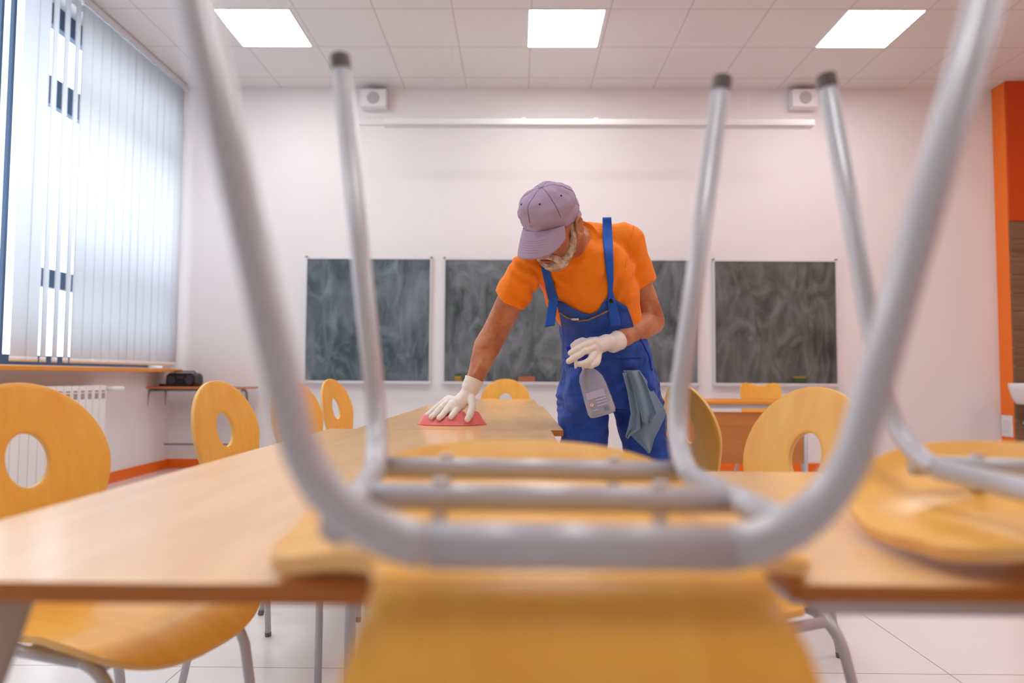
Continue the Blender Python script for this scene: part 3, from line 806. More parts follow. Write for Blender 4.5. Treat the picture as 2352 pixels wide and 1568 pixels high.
# right hand (flat on the cloth): palm then fingers
HR = dict(palm=[at(1072, 908, 2.27), at(1056, 925, 2.255), at(1040, 938, 2.25)],
          f=[([(1062, 925, 2.26), (1050, 940, 2.235), (1041, 951, 2.215), (1036, 957, 2.205)], .0105),
             ([(1044, 920, 2.265), (1026, 941, 2.24), (1016, 953, 2.22), (1009, 959, 2.21)], .0108),
             ([(1034, 917, 2.275), (1008, 941, 2.25), (998, 952, 2.235), (990, 958, 2.225)], .0102),
             ([(1030, 914, 2.29), (1002, 936, 2.275), (990, 946, 2.265), (981, 953, 2.255)], .0092),
             ([(1082, 912, 2.255), (1085, 936, 2.225), (1079, 953, 2.205), (1074, 962, 2.20)], .0118)])
HL = dict(palm=[at(1392, 786, 2.165), at(1372, 795, 2.14), at(1358, 800, 2.13)],
          f=[([(1366, 783, 2.13), (1347, 790, 2.10), (1327, 801, 2.085), (1311, 810, 2.08)], .0108),
             ([(1362, 798, 2.12), (1343, 806, 2.09), (1323, 819, 2.078), (1307, 829, 2.075)], .0108),
             ([(1364, 812, 2.12), (1356, 826, 2.085), (1342, 835, 2.075), (1328, 836, 2.085)], .0105),
             ([(1374, 820, 2.13), (1371, 833, 2.095), (1358, 840, 2.085), (1345, 838, 2.095)], .0095),
             ([(1378, 782, 2.17), (1356, 782, 2.20), (1336, 790, 2.19), (1322, 798, 2.17)], .0118)])
def hand(bm, hd, wrist, k=1.0, grow=0):
    P = hd['palm']; limb(bm, [wrist, P[0], P[1], P[2]], [.026*k+grow, .027*k+grow, .027*k+grow, .022*k+grow])
    for pts, r in hd['f']:
        pp = [at(*p) for p in pts]; rr = [r*1.15, r, r*.93, r*.82]
        limb(bm, pp, [q*k+grow for q in rr], 14)
        cap_(bm, P[1], pp[0], .020*k+grow, r*1.12*k+grow, 14)

# --- body, one surface
bm = bmesh.new()
ell(bm, H(0, .006, .034), (.074, .090, .080), HM)
ell(bm, H(0, .040, -.022), (.060, .056, .076), HM)
ell(bm, H(0, .046, -.078), (.042, .040, .034), HM)
ell(bm, H(0, .010, -.045), (.060, .060, .045), HM)
cap_(bm, H(0, .088, .012), H(0, .112, -.026), .009, .0125, 14)
for s in (-1, 1):
    ell(bm, H(s*.011, .100, -.030), (.009, .011, .008), HM, 14)
    ell(bm, H(s*.040, .066, -.018), (.022, .020, .018), HM, 16)
    cap_(bm, H(s*.012, .088, .026), H(s*.046, .074, .024), .010, .009, 12)
    # ear: rim, lobe and bowl
    ring = [H(s*(.084+.004*math.sin(a)), -.008+.018*math.cos(a), -.006+.030*math.sin(a)) for a in [2*PI*k/12 for k in range(13)]]
    for p, q in zip(ring, ring[1:]): cap_(bm, p, q, .0052, .0052, 10)
    ell(bm, H(s*.073, -.008, -.008), (.006, .016, .026), HM, 14); cap_(bm, H(s*.079, -.014, -.020), H(s*.082, -.016, .012), .0035, .0035, 8)
    ell(bm, H(s*.078, .004, -.034), (.007, .010, .010), HM, 12)
limb(bm, [H(0, -.02, -.03), H(0, -.045, -.085), neck, neck+Vector((.01, .03, -.06))], [.056, .054, .054, .052])
ax = Vector((.97, .0, .22))
loft(bm, [(at(1402, 905, 2.38), Vector((.125, 0, 0)), Vector((0, .09, 0))), (at(1395, 830, 2.37), Vector((.12, 0, 0)), Vector((0, .09, 0))),
          (at(1382, 755, 2.33), Vector((.125, 0, 0)), Vector((0, .10, 0))), (at(1360, 680, 2.27), ax*.14, Vector((0, .10, .02))),
          (at(1342, 620, 2.24), ax*.15, Vector((0, .10, .03))), (at(1332, 575, 2.23), ax*.12, Vector((0, .075, .02)))])
for sh in (shR, shL): cap_(bm, neck+Vector((0, .02, -.05)), sh, .05, .052)
limb(bm, [shR, shR.lerp(elR, .5)+Vector((0, 0, 0)), elR, elR.lerp(wrR, .28)+Vector((-.006, 0, .0)), wrR.lerp(elR, .25), wrR], [.052, .046, .044, .046, .032, .025])
limb(bm, [shL, shL.lerp(elL, .5), elL, elL.lerp(wrL, .3), wrL.lerp(elL, .25), wrL], [.054, .050, .046, .046, .034, .025])
hand(bm, HR, wrR, .78); hand(bm, HL, wrL, .78)
limb(bm, [tR, kR, kR.lerp(aR, .4), aR], [.070, .055, .055, .038]); limb(bm, [tL, kL, kL.lerp(aL, .4), aL], [.070, .055, .055, .038])
for a_ in (aR, aL): cap_(bm, a_-Vector((0, 0, .02)), a_+Vector((0, -.14, -.035)), .035, .028)
# veins and muscle on the reaching forearm
vein = [elR.lerp(wrR, t)+Vector((.012-.02*t, -.043+.014*t, .002)) for t in (.02, .2, .42, .62, .8)]
for p, q in zip(vein, vein[1:]): cap_(bm, p, q, .0052, .0052, 8)
vein = [elR.lerp(wrR, t)+Vector((.030-.03*t, -.034+.010*t, .006)) for t in (.1, .28, .45, .62)]
for p, q in zip(vein, vein[1:]): cap_(bm, p, q, .0045, .0045, 8)
def dskin(co): return .0012*noise.noise(co*45)
body = remesh('body', bm, .0036, 'skin', man, 3, dskin)

# --- t-shirt
def shirt_shapes(bm, g=0):
    loft(bm, [(at(1400, 840, 2.37), Vector((.118+g, 0, 0)), Vector((0, .09+g, 0))),
              (at(1386, 765, 2.335), Vector((.133+g, 0, 0)), Vector((0, .112+g, .01))), (at(1363, 690, 2.275), ax*(.153+g), Vector((0, .118+g, .02))),
              (at(1347, 630, 2.245), ax*(.162+g), Vector((0, .120+g, .03))), (at(1336, 580, 2.235), ax*(.140+g), Vector((0, .10+g, .03))),
              (at(1334, 548, 2.24), ax*(.080+g), Vector((0, .070+g, .03)))])
    cap_(bm, at(1345, 575, 2.24), shR+Vector((.01, .0, .0)), .070+g, .058+g)
    cap_(bm, at(1345, 552, 2.25), shL+Vector((-.02, 0, 0)), .066+g, .072+g)
    cap_(bm, at(1330, 590, 2.20), shR, .07+g, .055+g)
bm = bmesh.new(); shirt_shapes(bm)
dR = (elR-shR).normalized(); dL = (elL-shL).normalized()
cap_(bm, shR, shR+dR*.105+Vector((0, 0, 0)), .059, .063, 28, True)
cap_(bm, shL, shL+dL*.145, .074, .069, 28, True)
# collar ring
for k in range(14):
    a0, a1 = 2*PI*k/14, 2*PI*(k+1)/14; c0 = neck+Vector((.008, .01, -.005)); nx_ = (H(0, -.045, -.085)-neck).normalized()
    e1 = nx_.cross(Vector((0, 1, 0))).normalized(); e2 = nx_.cross(e1)
    q = lambda a: c0+e1*(.070*math.cos(a))+e2*(.072*math.sin(a))+nx_*(.012)
    cap_(bm, q(a0), q(a1), .008, .008, 8)
def dshirt(co):
    v = Vector((co.x*9+co.z*4, co.y*5, co.z*5-co.x*6)); r = .006*(1-abs(noise.noise(v)*2.2))*1.0
    v2 = Vector((co.x*22, co.y*16, co.z*9)); r2 = .0022*noise.noise(v2)
    d1 = (co-(shR+Vector((.03, 0, -.02)))).length
    w_ = math.exp(-(d1/.09)**2)
    r3 = .0045*w_*math.sin((co.x*.75+co.z*.65)*170+noise.noise(co*14)*4)
    q4 = co-at(1430, 655, 2.19); w4 = math.exp(-(q4.length/.11)**2); r4 = .006*w4*math.sin((co.x*.9-co.z*.5)*120+noise.noise(co*10)*3)
    q5 = co-at(1330, 640, 2.12); w5 = math.exp(-(q5.length/.13)**2); r5 = .004*w5*math.sin((co.x*.5-co.z*.8)*75+noise.noise(co*9)*5)
    return r*1.0-.004+r2*1.5+r3*1.4+r4+r5
shirt = remesh('t_shirt', bm, .0042, 'shirt', man, 3, dshirt)

# --- dungarees: trousers, bib, straps
bm = bmesh.new()
loft(bm, [(at(1372, 738, 2.325), Vector((.128, 0, 0)), Vector((0, .118, 0))), (at(1388, 790, 2.345), Vector((.146, 0, 0)), Vector((0, .125, 0))), (at(1398, 850, 2.37), Vector((.160, 0, 0)), Vector((0, .132, 0))),
          (at(1401, 905, 2.385), Vector((.168, 0, 0)), Vector((0, .135, 0))), (at(1402, 935, 2.39), Vector((.150, 0, 0)), Vector((0, .115, 0)))])
for (t_, k_, a_, s) in ((tR, kR, aR, -1), (tL, kL, aL, 1)):
    limb(bm, [t_, t_.lerp(k_, .5)+Vector((s*.004, 0, 0)), k_, k_.lerp(a_, .5), a_+Vector((0, 0, .03))], [.088, .080, .072, .068, .066], 28)
# pocket bulges and rolled fold at the thigh
ell(bm, at(1330, 900, 2.30), (.05, .07, .10)); ell(bm, at(1478, 890, 2.32), (.048, .075, .11))
ell(bm, at(1320, 955, 2.33), (.052, .075, .028)); 
def dblue(co):
    z = co.z
    r = .010*noise.noise(Vector((co.x*8, co.y*8, z*20)))+.0065*noise.noise(Vector((co.x*26, co.y*20, z*30)))
    w_ = math.exp(-((z-.93)/.10)**2)
    r += .0030*w_*noise.noise(Vector((co.x*70, co.y*60, z*26)))
    w2 = math.exp(-((z-.83)/.03)**2); r += .010*w2*noise.noise(Vector((co.x*9+3, co.y*9, z*60)))
    return r
dung = remesh('dungarees', bm, .0042, 'blue', man, 3, dblue)

def world_bvh(objs):
    vs, fs = [], []
    for o in objs:
        off = len(vs); mb = o.parent.matrix_basis @ Matrix.Identity(4)
        vs += [mb @ v.co for v in o.data.vertices]; fs += [[i+off for i in p.vertices] for p in o.data.polygons]
    return BVHTree.FromPolygons(vs, fs)
bv = world_bvh([shirt, dung])
bvs = world_bvh([shirt])
def drape(px, py, off, bvh=None, fallback=2.2):
    q = at(px, py, 1.0); d = (q-CAM).normalized(); h = (bvh or bv).ray_cast(CAM, d)
    if h[0] is None: return at(px, py, fallback)
    return h[0]-d*off
def sheet(name, grid, m, parent, thick=.003, smooth_it=2, uvs=None):
    """grid: rows of world points"""
    nr, nc = len(grid), len(grid[0])
    for _ in range(smooth_it):
        g2 = [[p.copy() for p in r] for r in grid]
        for i in range(nr):
            for j in range(nc):
                acc, n_ = Vector(), 0
                for di, dj in ((0, 1), (0, -1), (1, 0), (-1, 0)):
                    a, b4 = i+di, j+dj
                    if 0 <= a < nr and 0 <= b4 < nc: acc += grid[a][b4]; n_ += 1
                avg = acc/n_; d = (grid[i][j]-CAM).normalized()
                dl = (avg-grid[i][j]).dot(d); g2[i][j] = grid[i][j]+d*dl*.6
        grid = g2
    bm = bmesh.new(); V = [[bm.verts.new(p) for p in r] for r in grid]
    for i in range(nr-1):
        for j in range(nc-1): bm.faces.new((V[i][j], V[i][j+1], V[i+1][j+1], V[i+1][j]))
    o = obj(name, bm, m, None, smooth=True)
    if parent is not None:
        o.parent = parent; chain = Matrix.Identity(4); p = parent
        while p is not None: chain = p.matrix_basis @ chain; p = p.parent
        o.data.transform(chain.inverted())
    sd = o.modifiers.new('cloth', 'SOLIDIFY'); sd.thickness = thick; sd.offset = 0
    return o
# bib with a sagging top edge
def lin(tab, x):
    for (x0, y0), (x1, y1) in zip(tab, tab[1:]):
        if x <= x1: return y0+(y1-y0)*max(0, min(1, (x-x0)/(x1-x0)))
    return tab[-1][1]
NC, NR = 46, 40; grid = []
ytop = [(0, 690), (.10, 694), (.22, 708), (.34, 719), (.44, 722), (.54, 716), (.64, 702), (.74, 689), (.82, 684), (.90, 688), (1, 704)]
for i in range(NR+1):
    v = i/NR; row = []
    for j in range(NC+1):
        u = j/NC; y0 = lin(ytop, u); yy = y0+(822-y0)*v
        xl = lin([(690, 1277), (730, 1287), (770, 1292), (835, 1290)], yy); xr = lin([(690, 1428), (704, 1440), (735, 1452), (780, 1462), (835, 1480)], yy)
        fold = .003*math.exp(-((v-.10)/.05)**2)+.002*math.sin(u*9+v*14)
        kf = min(1, (1-v)/.22, (u+.02)/.10, (1.02-u)/.10); row.append(drape(xl+(xr-xl)*u, yy, .0015+(.0065+fold)*max(0, kf)))
    grid.append(row)
bib = sheet('bib', grid, 'blue', dung, .0035, 6)
bvb = world_bvh([shirt, dung]); 
def bibbvh():
    vs = [man.matrix_basis @ v.co for v in bib.data.vertices]; return BVHTree.FromPolygons(vs, [list(p.vertices) for p in bib.data.polygons])
bb = bibbvh()
def drape2(px, py, off):
    q = at(px, py, 1.0); d = (q-CAM).normalized(); h1 = bv.ray_cast(CAM, d); h2 = bb.ray_cast(CAM, d)
    hs = [h for h in (h1, h2) if h[0] is not None]
    if not hs: return at(px, py, 2.2)
    h = min(hs, key=lambda t: t[3]); return h[0]-d*off
def ribbon(name, pts, m, parent, off=.009, thick=.003, n=28, w_=5):
    """pts: (px, py, half width px)"""
    grid = []
    for i in range(n+1):
        t = i/n*(len(pts)-1); k = min(int(t), len(pts)-2); f = t-k; a, b4 = pts[k], pts[k+1]
        x, y_, hw = [a[q]+(b4[q]-a[q])*f for q in range(3)]
        dx, dy = b4[0]-a[0], b4[1]-a[1]; l = math.hypot(dx, dy); nx_, ny_ = dy/l, -dx/l
        if ny_ != 0 and nx_ < 0: nx_, ny_ = -nx_, -ny_
        grid.append([drape2(x+nx_*hw*(2*q/w_-1), y_+ny_*hw*(2*q/w_-1), off) for q in range(w_+1)])
    return sheet(name, grid, m, parent, thick, 6)
ribbon('strap', [(1394, 499, 10), (1395, 530, 11), (1397, 570, 11), (1400, 610, 9), (1402, 645, 7), (1402, 668, 5), (1404, 692, 9)], 'bluestrap', dung, .008)
ribbon('strap', [(1251, 612, 8), (1257, 635, 9), (1264, 662, 10), (1271, 690, 10)], 'bluestrap', dung, .008)
ribbon('strap_end', [(1404, 684, 8), (1407, 705, 10), (1411, 728, 12), (1414, 748, 12)], 'bluestrap', dung, .014)
grid = []
for i in range(13):
    t = i/12; c = at(1272, 684, 2.14).lerp(at(1262, 750, 2.135), t); grid.append([c+Vector(((q/4-.5)*.030, -.008+.004*math.sin(t*5), (q/4-.5)*.006)) for q in range(5)])
sheet('strap_end', grid, 'bluestrap', dung, .003, 0)
for px, py in ((1272, 689), (1404, 691)):
    p = drape2(px, py, .017); bm = bmesh.new(); d = (CAM-p).normalized(); q = Vector((0, 0, 1)).rotation_difference(d)
    lathe(bm, [(.0075, -.002), (.0078, .001), (.006, .003), (.003, .002)], 20, Matrix.Translation(p) @ q.to_matrix().to_4x4())
    o = obj('button', bm, 'btn', dung, smooth=False); o.data.transform(man.matrix_basis.inverted())
ribbon('zip', [(1283, 716, 1.6), (1302, 729, 1.8), (1326, 737, 1.8), (1350, 735, 1.8), (1375, 724, 1.8), (1400, 712, 1.8)], 'zip', dung, .011, .002, 30, 2)
p = drape2(1321, 733, .013); o = obj('zip_puller', BX(p, (.024, .004, .007)), 'alu', dung, bevel=.002); o.data.transform(man.matrix_basis.inverted())
# pocket seam welts
ribbon('pocket_welt', [(1470, 775, 1.6), (1484, 800, 1.8), (1494, 822, 1.8), (1498, 850, 1.6)], 'blue', dung, .005, .004, 20, 2)
ribbon('pocket_welt', [(1296, 835, 1.5), (1320, 838, 1.6), (1345, 832, 1.5)], 'blue', dung, .005, .004, 20, 2)
# shirt seams
ribbon('armhole_seam', [(1456, 518, .8), (1447, 545, .8), (1441, 580, .8), (1436, 620, .8)], 'shirt', shirt, .0012, .0016, 22, 2)

# --- gloves
for hd, wr, el in ((HR, wrR, elR), (HL, wrL, elL)):
    bm = bmesh.new(); hand(bm, hd, wr, .93, .0012); up_ = (el-wr).normalized()
    cap_(bm, wr-up_*.01, wr+up_*.022, .0305, .0325, 24, True)
    ringc = wr+up_*.020
    e1 = up_.orthogonal().normalized(); e2 = up_.cross(e1)
    for k in range(18):
        a0, a1 = 2*PI*k/18, 2*PI*(k+1)/18; cap_(bm, ringc+(e1*math.cos(a0)+e2*math.sin(a0))*.0322, ringc+(e1*math.cos(a1)+e2*math.sin(a1))*.0322, .0022, .0022, 8)
    remesh('glove', bm, .0021, 'glove', man, 2, lambda co: .0009*noise.noise(co*70))

# --- boots
for a_ in (aR, aL):
    bm = bmesh.new(); cap_(bm, a_+Vector((0, .02, -.035)), a_+Vector((0, -.15, -.040)), .042, .034); cap_(bm, a_+Vector((0, .01, .05)), a_+Vector((0, .01, -.02)), .048, .048)
    o = remesh('boot', bm, .005, 'boot', man, 2)
    for v in o.data.vertices:
        if v.co.z < .002: v.co.z = .002

# --- beard, hair, mouth, eyes
bm = bmesh.new()
ell(bm, H(0, .058, -.092), (.044, .036, .030), HM)
for s in (-1, 1):
    limb(bm, [H(s*.071, .012, .012), H(s*.068, .014, -.028), H(s*.056, .030, -.062), H(s*.030, .062, -.090)], [.006, .009, .015, .022], 14)
    limb(bm, [H(0, .103, -.046), H(s*.020, .098, -.050), H(s*.033, .082, -.068), H(s*.030, .072, -.088)], [.0085, .0095, .010, .013], 12)
ell(bm, H(0, .092, -.082), (.020, .014, .008), HM)
remesh('beard', bm, .0024, 'beard', body, 2, lambda co: .0022*noise.noise(co*190)+.0012*noise.noise(co*60)).data.transform(Matrix.Identity(4))
bd = [c for c in body.children if c.name.startswith('beard')][0]; bd.data.transform(man.matrix_basis.inverted())
bm = bmesh.new()
ell(bm, H(0, -.028, -.006), (.071, .060, .058), HM)
for s in (-1, 1): limb(bm, [H(s*.070, -.012, .035), H(s*.072, .008, .012), H(s*.070, .012, -.02)], [.010, .008, .007], 12)
hr_ = remesh('hair', bm, .003, 'hair', body, 2, lambda co: .0018*noise.noise(co*140)); hr_.data.transform(man.matrix_basis.inverted())
bm = bmesh.new(); cap_(bm, H(-.018, .0985, -.066), H(.018, .0985, -.066), .0034, .0034, 10); cap_(bm, H(-.010, .100, -.067), H(.010, .100, -.067), .0042, .0042, 10)
lp = remesh('mouth', bm, .0015, 'lip', body, 1); lp.data.transform(man.matrix_basis.inverted())
for s in (-1, 1):
    bm = bmesh.new(); ell(bm, H(s*.031, .079, .006), (.012, .011, .0085), HM, 16); e = obj('eye', bm, 'eyew', body, smooth=True); e.data.transform(man.matrix_basis.inverted())
    bm = bmesh.new(); ell(bm, H(s*.031, .0885, .003), (.0052, .003, .0052), HM, 12); i_ = obj('iris', bm, 'eyed', e, smooth=True); i_.data.transform(man.matrix_basis.inverted())
    bm = bmesh.new(); cap_(bm, H(s*.016, .096, .029), H(s*.046, .083, .027), .0045, .0035, 8); o = obj('eyebrow', bm, 'brow', body, smooth=True); o.data.transform(man.matrix_basis.inverted())

# --- cap
cpo = bpy.data.objects.new('cap', None)
def capmat(x, y, z): return HC + HM @ Vector((x, y, z))*.935
bm = bmesh.new(); NA, NZ = 96, 30; rows = []
tilt = .20
for i in range(NZ+1):
    t = i/NZ*.66*PI       # from the button down past the widest line
    row = []
    for k in range(NA):
        a = 2*PI*k/NA; ca, sa = math.cos(a), math.sin(a)
        rx, ry, rz = .093, .107, .093
        r_ = math.sin(t)**.86
        x, y_, z = rx*ca*r_, ry*sa*r_, rz*math.copysign(abs(math.cos(t))**.9, math.cos(t))
        if t > PI/2: z = -.030*(t-PI/2)/(.16*PI); x = rx*ca*(1-.05*((t-PI/2)/(.16*PI))); y_ = ry*sa*(1-.05*((t-PI/2)/(.16*PI)))
        z += tilt*y_*min(1, t/(PI/2))**2
        if sa > 0: z += .012*sa*r_*(math.cos(t) if t < PI/2 else 0)
        seam = min(abs(((a-PI/2+PI/6*0) % (PI/3))-0), abs(((a-PI/2) % (PI/3))-PI/3)); cre = .0016*math.exp(-(seam/.035)**2)*math.sin(min(t, PI/2))
        nn = Vector((x/rx, y_/ry, z/rz)).normalized() if (x or y_ or z) else Vector((0, 0, 1))
        w_ = noise.noise(Vector((x*15, y_*12, z*34+3)))*.0105+noise.noise(Vector((x*40, y_*36, z*70)))*.0035
        p = Vector((x, y_, z))+nn*(w_*min(1, t*2)-cre); row.append(bm.verts.new(capmat(*p)))
    rows.append(row)
for p, q in zip(rows, rows[1:]):
    for k in range(NA): bm.faces.new((p[k], p[(k+1) % NA], q[(k+1) % NA], q[k]))
bmesh.ops.remove_doubles(bm, verts=bm.verts, dist=.0004)
capo = obj('cap', bm, 'cap', man, smooth=True); capo.data.transform(man.matrix_basis.inverted())
sd = capo.modifiers.new('cloth', 'SOLIDIFY'); sd.thickness = .003; sd.offset = -1
# seam welts along the panels, and brim stitching
def ptcap(t, a, off=.0006):
    rx, ry, rz = .093, .107, .093; r_ = math.sin(t)**.86; ca, sa = math.cos(a), math.sin(a)
    x, y_, z = rx*ca*r_, ry*sa*r_, rz*abs(math.cos(t))**.9
    z += tilt*y_*min(1, t/(PI/2))**2
    if sa > 0: z += .012*sa*r_*math.cos(t)
    nn = Vector((x/rx, y_/ry, z/rz)).normalized(); w_ = noise.noise(Vector((x*15, y_*12, z*34+3)))*.0105+noise.noise(Vector((x*40, y_*36, z*70)))*.0035
    return capmat(*(Vector((x, y_, z))+nn*(w_*min(1, t*2)+off-.001)))
for k in range(6):
    a = PI/2+k*PI/3
    bm = bmesh.new(); tube(bm, [ptcap(.06+(PI/2-.1)*i/24, a) for i in range(25)], .0009, 6); o = obj('seam', bm, 'stitch', capo, smooth=True); o.data.transform(man.matrix_basis.inverted())
bm = bmesh.new(); ell(bm, capmat(0, 0, .094), (.008, .008, .0045), HM, 14); o = obj('top_button', bm, 'cap', capo, smooth=True); o.data.transform(man.matrix_basis.inverted())
for a in (R(62), R(118), R(5), R(175)):
    p = ptcap(.85, a, .0015); bm = bmesh.new(); ell(bm, p, (.0028, .0028, .0028)); o = obj('eyelet', bm, 'btn', capo, smooth=True); o.data.transform(man.matrix_basis.inverted())
# brim: leaves the crown at the front and bends down
def brimpt(u, v):
    a = R(90-u*62); rx, ry = .0895, .103
    bx, by = rx*math.cos(a), ry*math.sin(a)
    bz = -.027+tilt*by
    ln = .068*(1-.72*abs(u)**2.6)
    dx, dy = .34*math.cos(a), 1.0
    x = bx+dx*ln*v; y_ = by+dy*ln*v; z = bz-.62*ln*v-.25*ln*v*v-2.2*x*x*v
    return (x, y_, z)
bm = bmesh.new(); NU, NV = 40, 14; V = []
for i in range(NV+1):
    V.append([bm.verts.new(capmat(*brimpt(2*k/NU-1, i/NV))) for k in range(NU+1)])
for p, q in zip(V, V[1:]):
    for k in range(NU): bm.faces.new((p[k], p[k+1], q[k+1], q[k]))
br = obj('brim', bm, 'cap', capo, smooth=True); br.data.transform(man.matrix_basis.inverted()); sd = br.modifiers.new('t', 'SOLIDIFY'); sd.thickness = .0035; sd.offset = 0
for vv in (.42, .50, .58, .66, .74, .82):
    bm = bmesh.new(); um = .82; tube(bm, [Vector(capmat(*brimpt(um*(2*k/30-1), vv)))+U_*.0018 for k in range(31)], .0007, 5); o = obj('stitch_line', bm, 'stitch', br, smooth=True); o.data.transform(man.matrix_basis.inverted())

# ------------------------------------------------------------------ things the person handles
# pink cloth under the hand
bm = bmesh.new(); pc = at(1035, 968, 2.265); pc.z = TT; N, RG = 72, 16
def pink(r, a):
    rx, ry = .112, .070; rr = 1+.10*noise.noise(Vector((math.cos(a)*1.5, math.sin(a)*1.5, 2)))+.05*math.sin(5*a+1)
    x, y_ = rx*r*rr*math.cos(a), ry*r*rr*math.sin(a)
    h = .006+.048*abs(noise.noise(Vector((x*16+4, y_*34, 1)))*1.3)+.012*abs(noise.noise(Vector((x*45, y_*60, 3))))+.010*math.exp(-((r-.85)/.15)**2)*(.5+.5*math.sin(7*a))
    h += .012*math.exp(-(((x-.055)/.035)**2+((y_+.0)/.04)**2))+.010*math.exp(-(((x+.09)/.025)**2+((y_+.01)/.04)**2))
    h *= max(0, 1-max(0, (r-.62)/.38)**1.6)**.8
    return pc+Vector((x, y_, max(h, .002)))
V = [[bm.verts.new(pink((i+.3)/(RG+.3), 2*PI*k/N)) for k in range(N)] for i in range(RG+1)]
for p, q in zip(V, V[1:]):
    for k in range(N): bm.faces.new((p[k], p[(k+1) % N], q[(k+1) % N], q[k]))
bm.faces.new(V[0]); 
lo = [bm.verts.new(Vector((v.co.x, v.co.y, TT+.0008))) for v in V[-1]]
for k in range(N): bm.faces.new((V[-1][k], V[-1][(k+1) % N], lo[(k+1) % N], lo[k]))
bm.faces.new(lo)
tag(obj('cleaning_cloth', bm, 'pink', smooth=True), 'crumpled pink cloth under the gloved hand on the table', 'cloth')

# grey-blue cloth hanging from the pocket: several folded layers
bc = thing('cleaning_cloth', 'grey blue cloth hanging out of the trouser pocket', 'cloth', tuple(at(1460, 855, 2.26)))
def clothlayer(outl, yd, amp, ph, nm):
    """outl: rows (py, left px, right px)"""
    grid = []
    for i in range(25):
        t = i/24*(len(outl)-1); k = min(int(t), len(outl)-2); f = t-k
        py, xl, xr = [outl[k][q]+(outl[k+1][q]-outl[k][q])*f for q in range(3)]; row = []
        for j in range(17):
            u = j/16; yy = 2.205+yd+.015*math.sin(i/24*2)+amp*math.sin(u*7+ph+i*.05)
            row.append(at(xl+(xr-xl)*u, py+(6*math.sin(u*3) if i in (24,) else 0), yy))
        grid.append(row)
    o = sheet(nm, grid, 'bluecloth', None, .003, 0); o.parent = bc; o.data.transform(bc.matrix_basis.inverted()); return o
clothlayer([(850, 1432, 1468), (880, 1438, 1490), (920, 1446, 1515), (945, 1450, 1530), (965, 1448, 1524), (990, 1440, 1512), (1006, 1455, 1503), (1035, 1486, 1494)], .030, .009, .5, 'back_layer')
clothlayer([(852, 1440, 1470), (885, 1452, 1486), (925, 1464, 1500), (950, 1472, 1509), (968, 1476, 1496)], .0, .010, 2, 'fold')
clothlayer([(856, 1430, 1448), (900, 1441, 1460), (950, 1449, 1469), (985, 1442, 1470), (1001, 1437, 1445)], .012, .007, 4, 'fold')

# spray bottle: axis from the cap down to the base
TOPB, BOTB = at(1352, 842, 2.135), at(1384, 950, 2.12)
bax = (TOPB-BOTB).normalized(); bx_ = Vector((1, -.25, 0)); bx_ = (bx_-bax*bx_.dot(bax)).normalized(); by_ = bax.cross(bx_)
sb = thing('spray_bottle', 'clear spray bottle with white and blue trigger head in the gloved hand', 'bottle', tuple(BOTB))
BM_ = Matrix((bx_, by_, bax)).transposed()
sb.rotation_mode = 'QUATERNION'; sb.rotation_quaternion = BM_.to_quaternion()
HB = (TOPB-BOTB).length
def section(w_, d, n=40):
    return [(w_*math.copysign(abs(math.cos(2*PI*k/n))**.55, math.cos(2*PI*k/n)), d*math.copysign(abs(math.sin(2*PI*k/n))**.7, math.sin(2*PI*k/n))) for k in range(n)]
def loftb(bm, prof):
    rings = []
    for z, w_, d, dx in prof: rings.append([bm.verts.new((x+dx, y_, z)) for x, y_ in section(w_, d)])
    for p, q in zip(rings, rings[1:]):
        n = len(p)
        for k in range(n): bm.faces.new((p[k], p[(k+1) % n], q[(k+1) % n], q[k]))
    bm.faces.new(rings[0][::-1]); bm.faces.new(rings[-1])
bm = bmesh.new()
loftb(bm, [(-.006, .030, .018, 0), (-.002, .040, .026, 0), (.008, .0435, .029, 0), (.05, .042, .028, -.001), (.09, .0400, .026, -.002), (.116, .0365, .024, -.004), (.132, .029, .020, -.006), (.148, .0155, .015, -.006), (HB+.02, .0135, .0135, -.006)])
obj('bottle_body', bm, 'bottle', sb, smooth=True)
bm = bmesh.new()
loftb(bm, [(-.001, .037, .023, 0), (.008, .0405, .0262, 0), (.052, .0392, .0252, -.001), (.053, .038, .024, -.001)]); obj('liquid', bm, 'liquid', sb, smooth=True)
obj('dip_tube', TB([(-.010, 0, HB), (-.024, 0, .10), (-.014, 0, .06)], .0028, 8), 'cap_dark', sb, smooth=True)
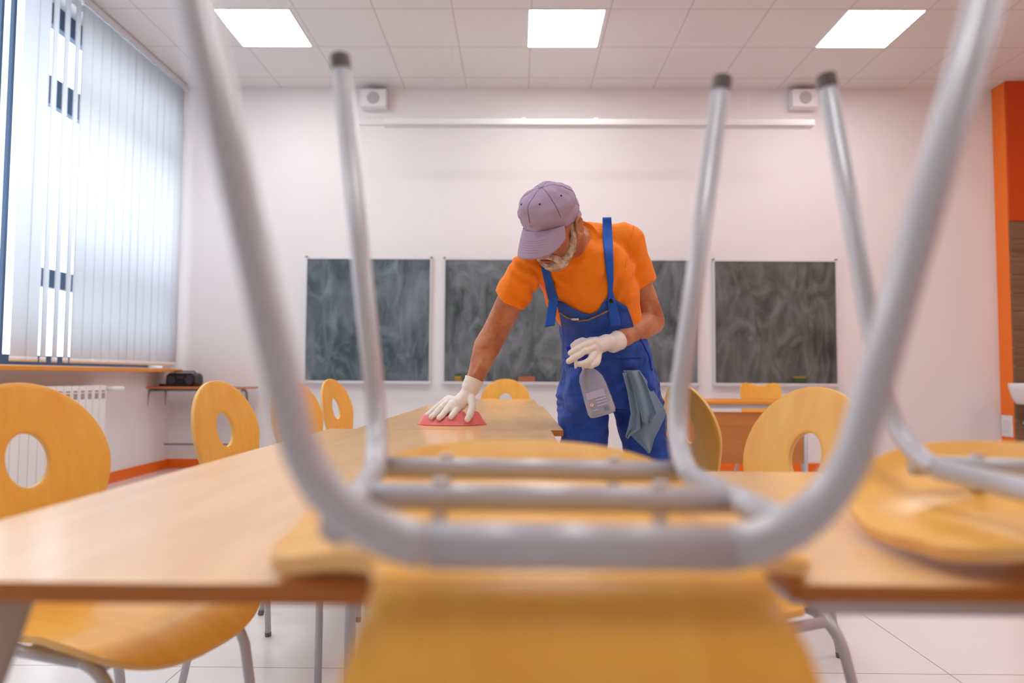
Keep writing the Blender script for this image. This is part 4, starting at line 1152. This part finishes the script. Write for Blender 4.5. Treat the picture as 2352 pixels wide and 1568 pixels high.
# print on the front (towards the camera: -y)
def prnt(nm, x, z, w_, h, m, y_=-.0295): return obj(nm, BX((x, y_, z), (w_, .0006, h)), m, sb)
prnt('label_block', 0, .062, .058, .022, 'label', -.0292)
prnt('label_block', .012, .036, .034, .006, 'label', -.0302); prnt('label_block', .012, .027, .034, .006, 'label', -.0302); prnt('label_block', .012, .045, .034, .006, 'label', -.0302)
prnt('label_block', -.012, .016, .022, .003, 'label', -.0304)
bm = bmesh.new()
for k in range(7): box(bm, (.020-.006+k*.0021, -.0308, .012), (.0012, .0006, .011))
obj('barcode', bm, 'bar', sb)
bm = bmesh.new(); prism(bm, [(.0085, 0), (0, .0085), (-.0085, 0), (0, -.0085)], lambda u, v, h: (u-.020, h, v+.034), -.0304, -.0298); hz = obj('hazard_sign', bm, 'red', sb)
bm = bmesh.new(); prism(bm, [(.0068, 0), (0, .0068), (-.0068, 0), (0, -.0068)], lambda u, v, h: (u-.020, h, v+.034), -.0310, -.0304); obj('sign_field', bm, 'labelw', hz)
bm = bmesh.new(); prism(bm, [(-.0008, .004), (.0008, .004), (.0004, -.001), (-.0004, -.001)], lambda u, v, h: (u-.020, h, v+.034), -.0314, -.0310); box(bm, (-.020, -.0312, .034-.0030), (.0012, .0004, .0012)); obj('exclamation_mark', bm, 'ink', hz)
# head
zt = HB
bm = bmesh.new(); lathe(bm, [(.0155, zt-.004), (.0155, zt+.020), (.012, zt+.024)], 28, Matrix.Translation((-.006, 0, 0))); obj('screw_collar', bm, 'spraywhite', sb, smooth=False, bevel=.001)
bm = bmesh.new(); box(bm, (-.006, 0, zt+.040), (.016, .016, .040)); obj('neck_stem', bm, 'sprayblue', sb, bevel=.003)
bm = bmesh.new(); prism(bm, [(-.036, .062), (.018, .058), (.026, .070), (.024, .084), (.008, .094), (-.016, .092), (-.036, .082)], lambda u, v, h: (u, h, zt+v), -.013, .013)
obj('shroud', bm, 'spraywhite', sb, bevel=.005)
bm = bmesh.new(); box(bm, (-.042, 0, zt+.070), (.016, .018, .018)); obj('nozzle', bm, 'sprayblue', sb, bevel=.002)
bm = bmesh.new(); box(bm, (-.012, 0, zt+.058), (.034, .019, .012)); obj('lower_body', bm, 'sprayblue', sb, bevel=.003)
obj('trigger', TB([(-.020, 0, zt+.058), (-.030, 0, zt+.040), (-.036, 0, zt+.020), (-.041, 0, zt+.006)], [.006, .006, .0055, .004], 10), 'spraywhite', sb, smooth=True)
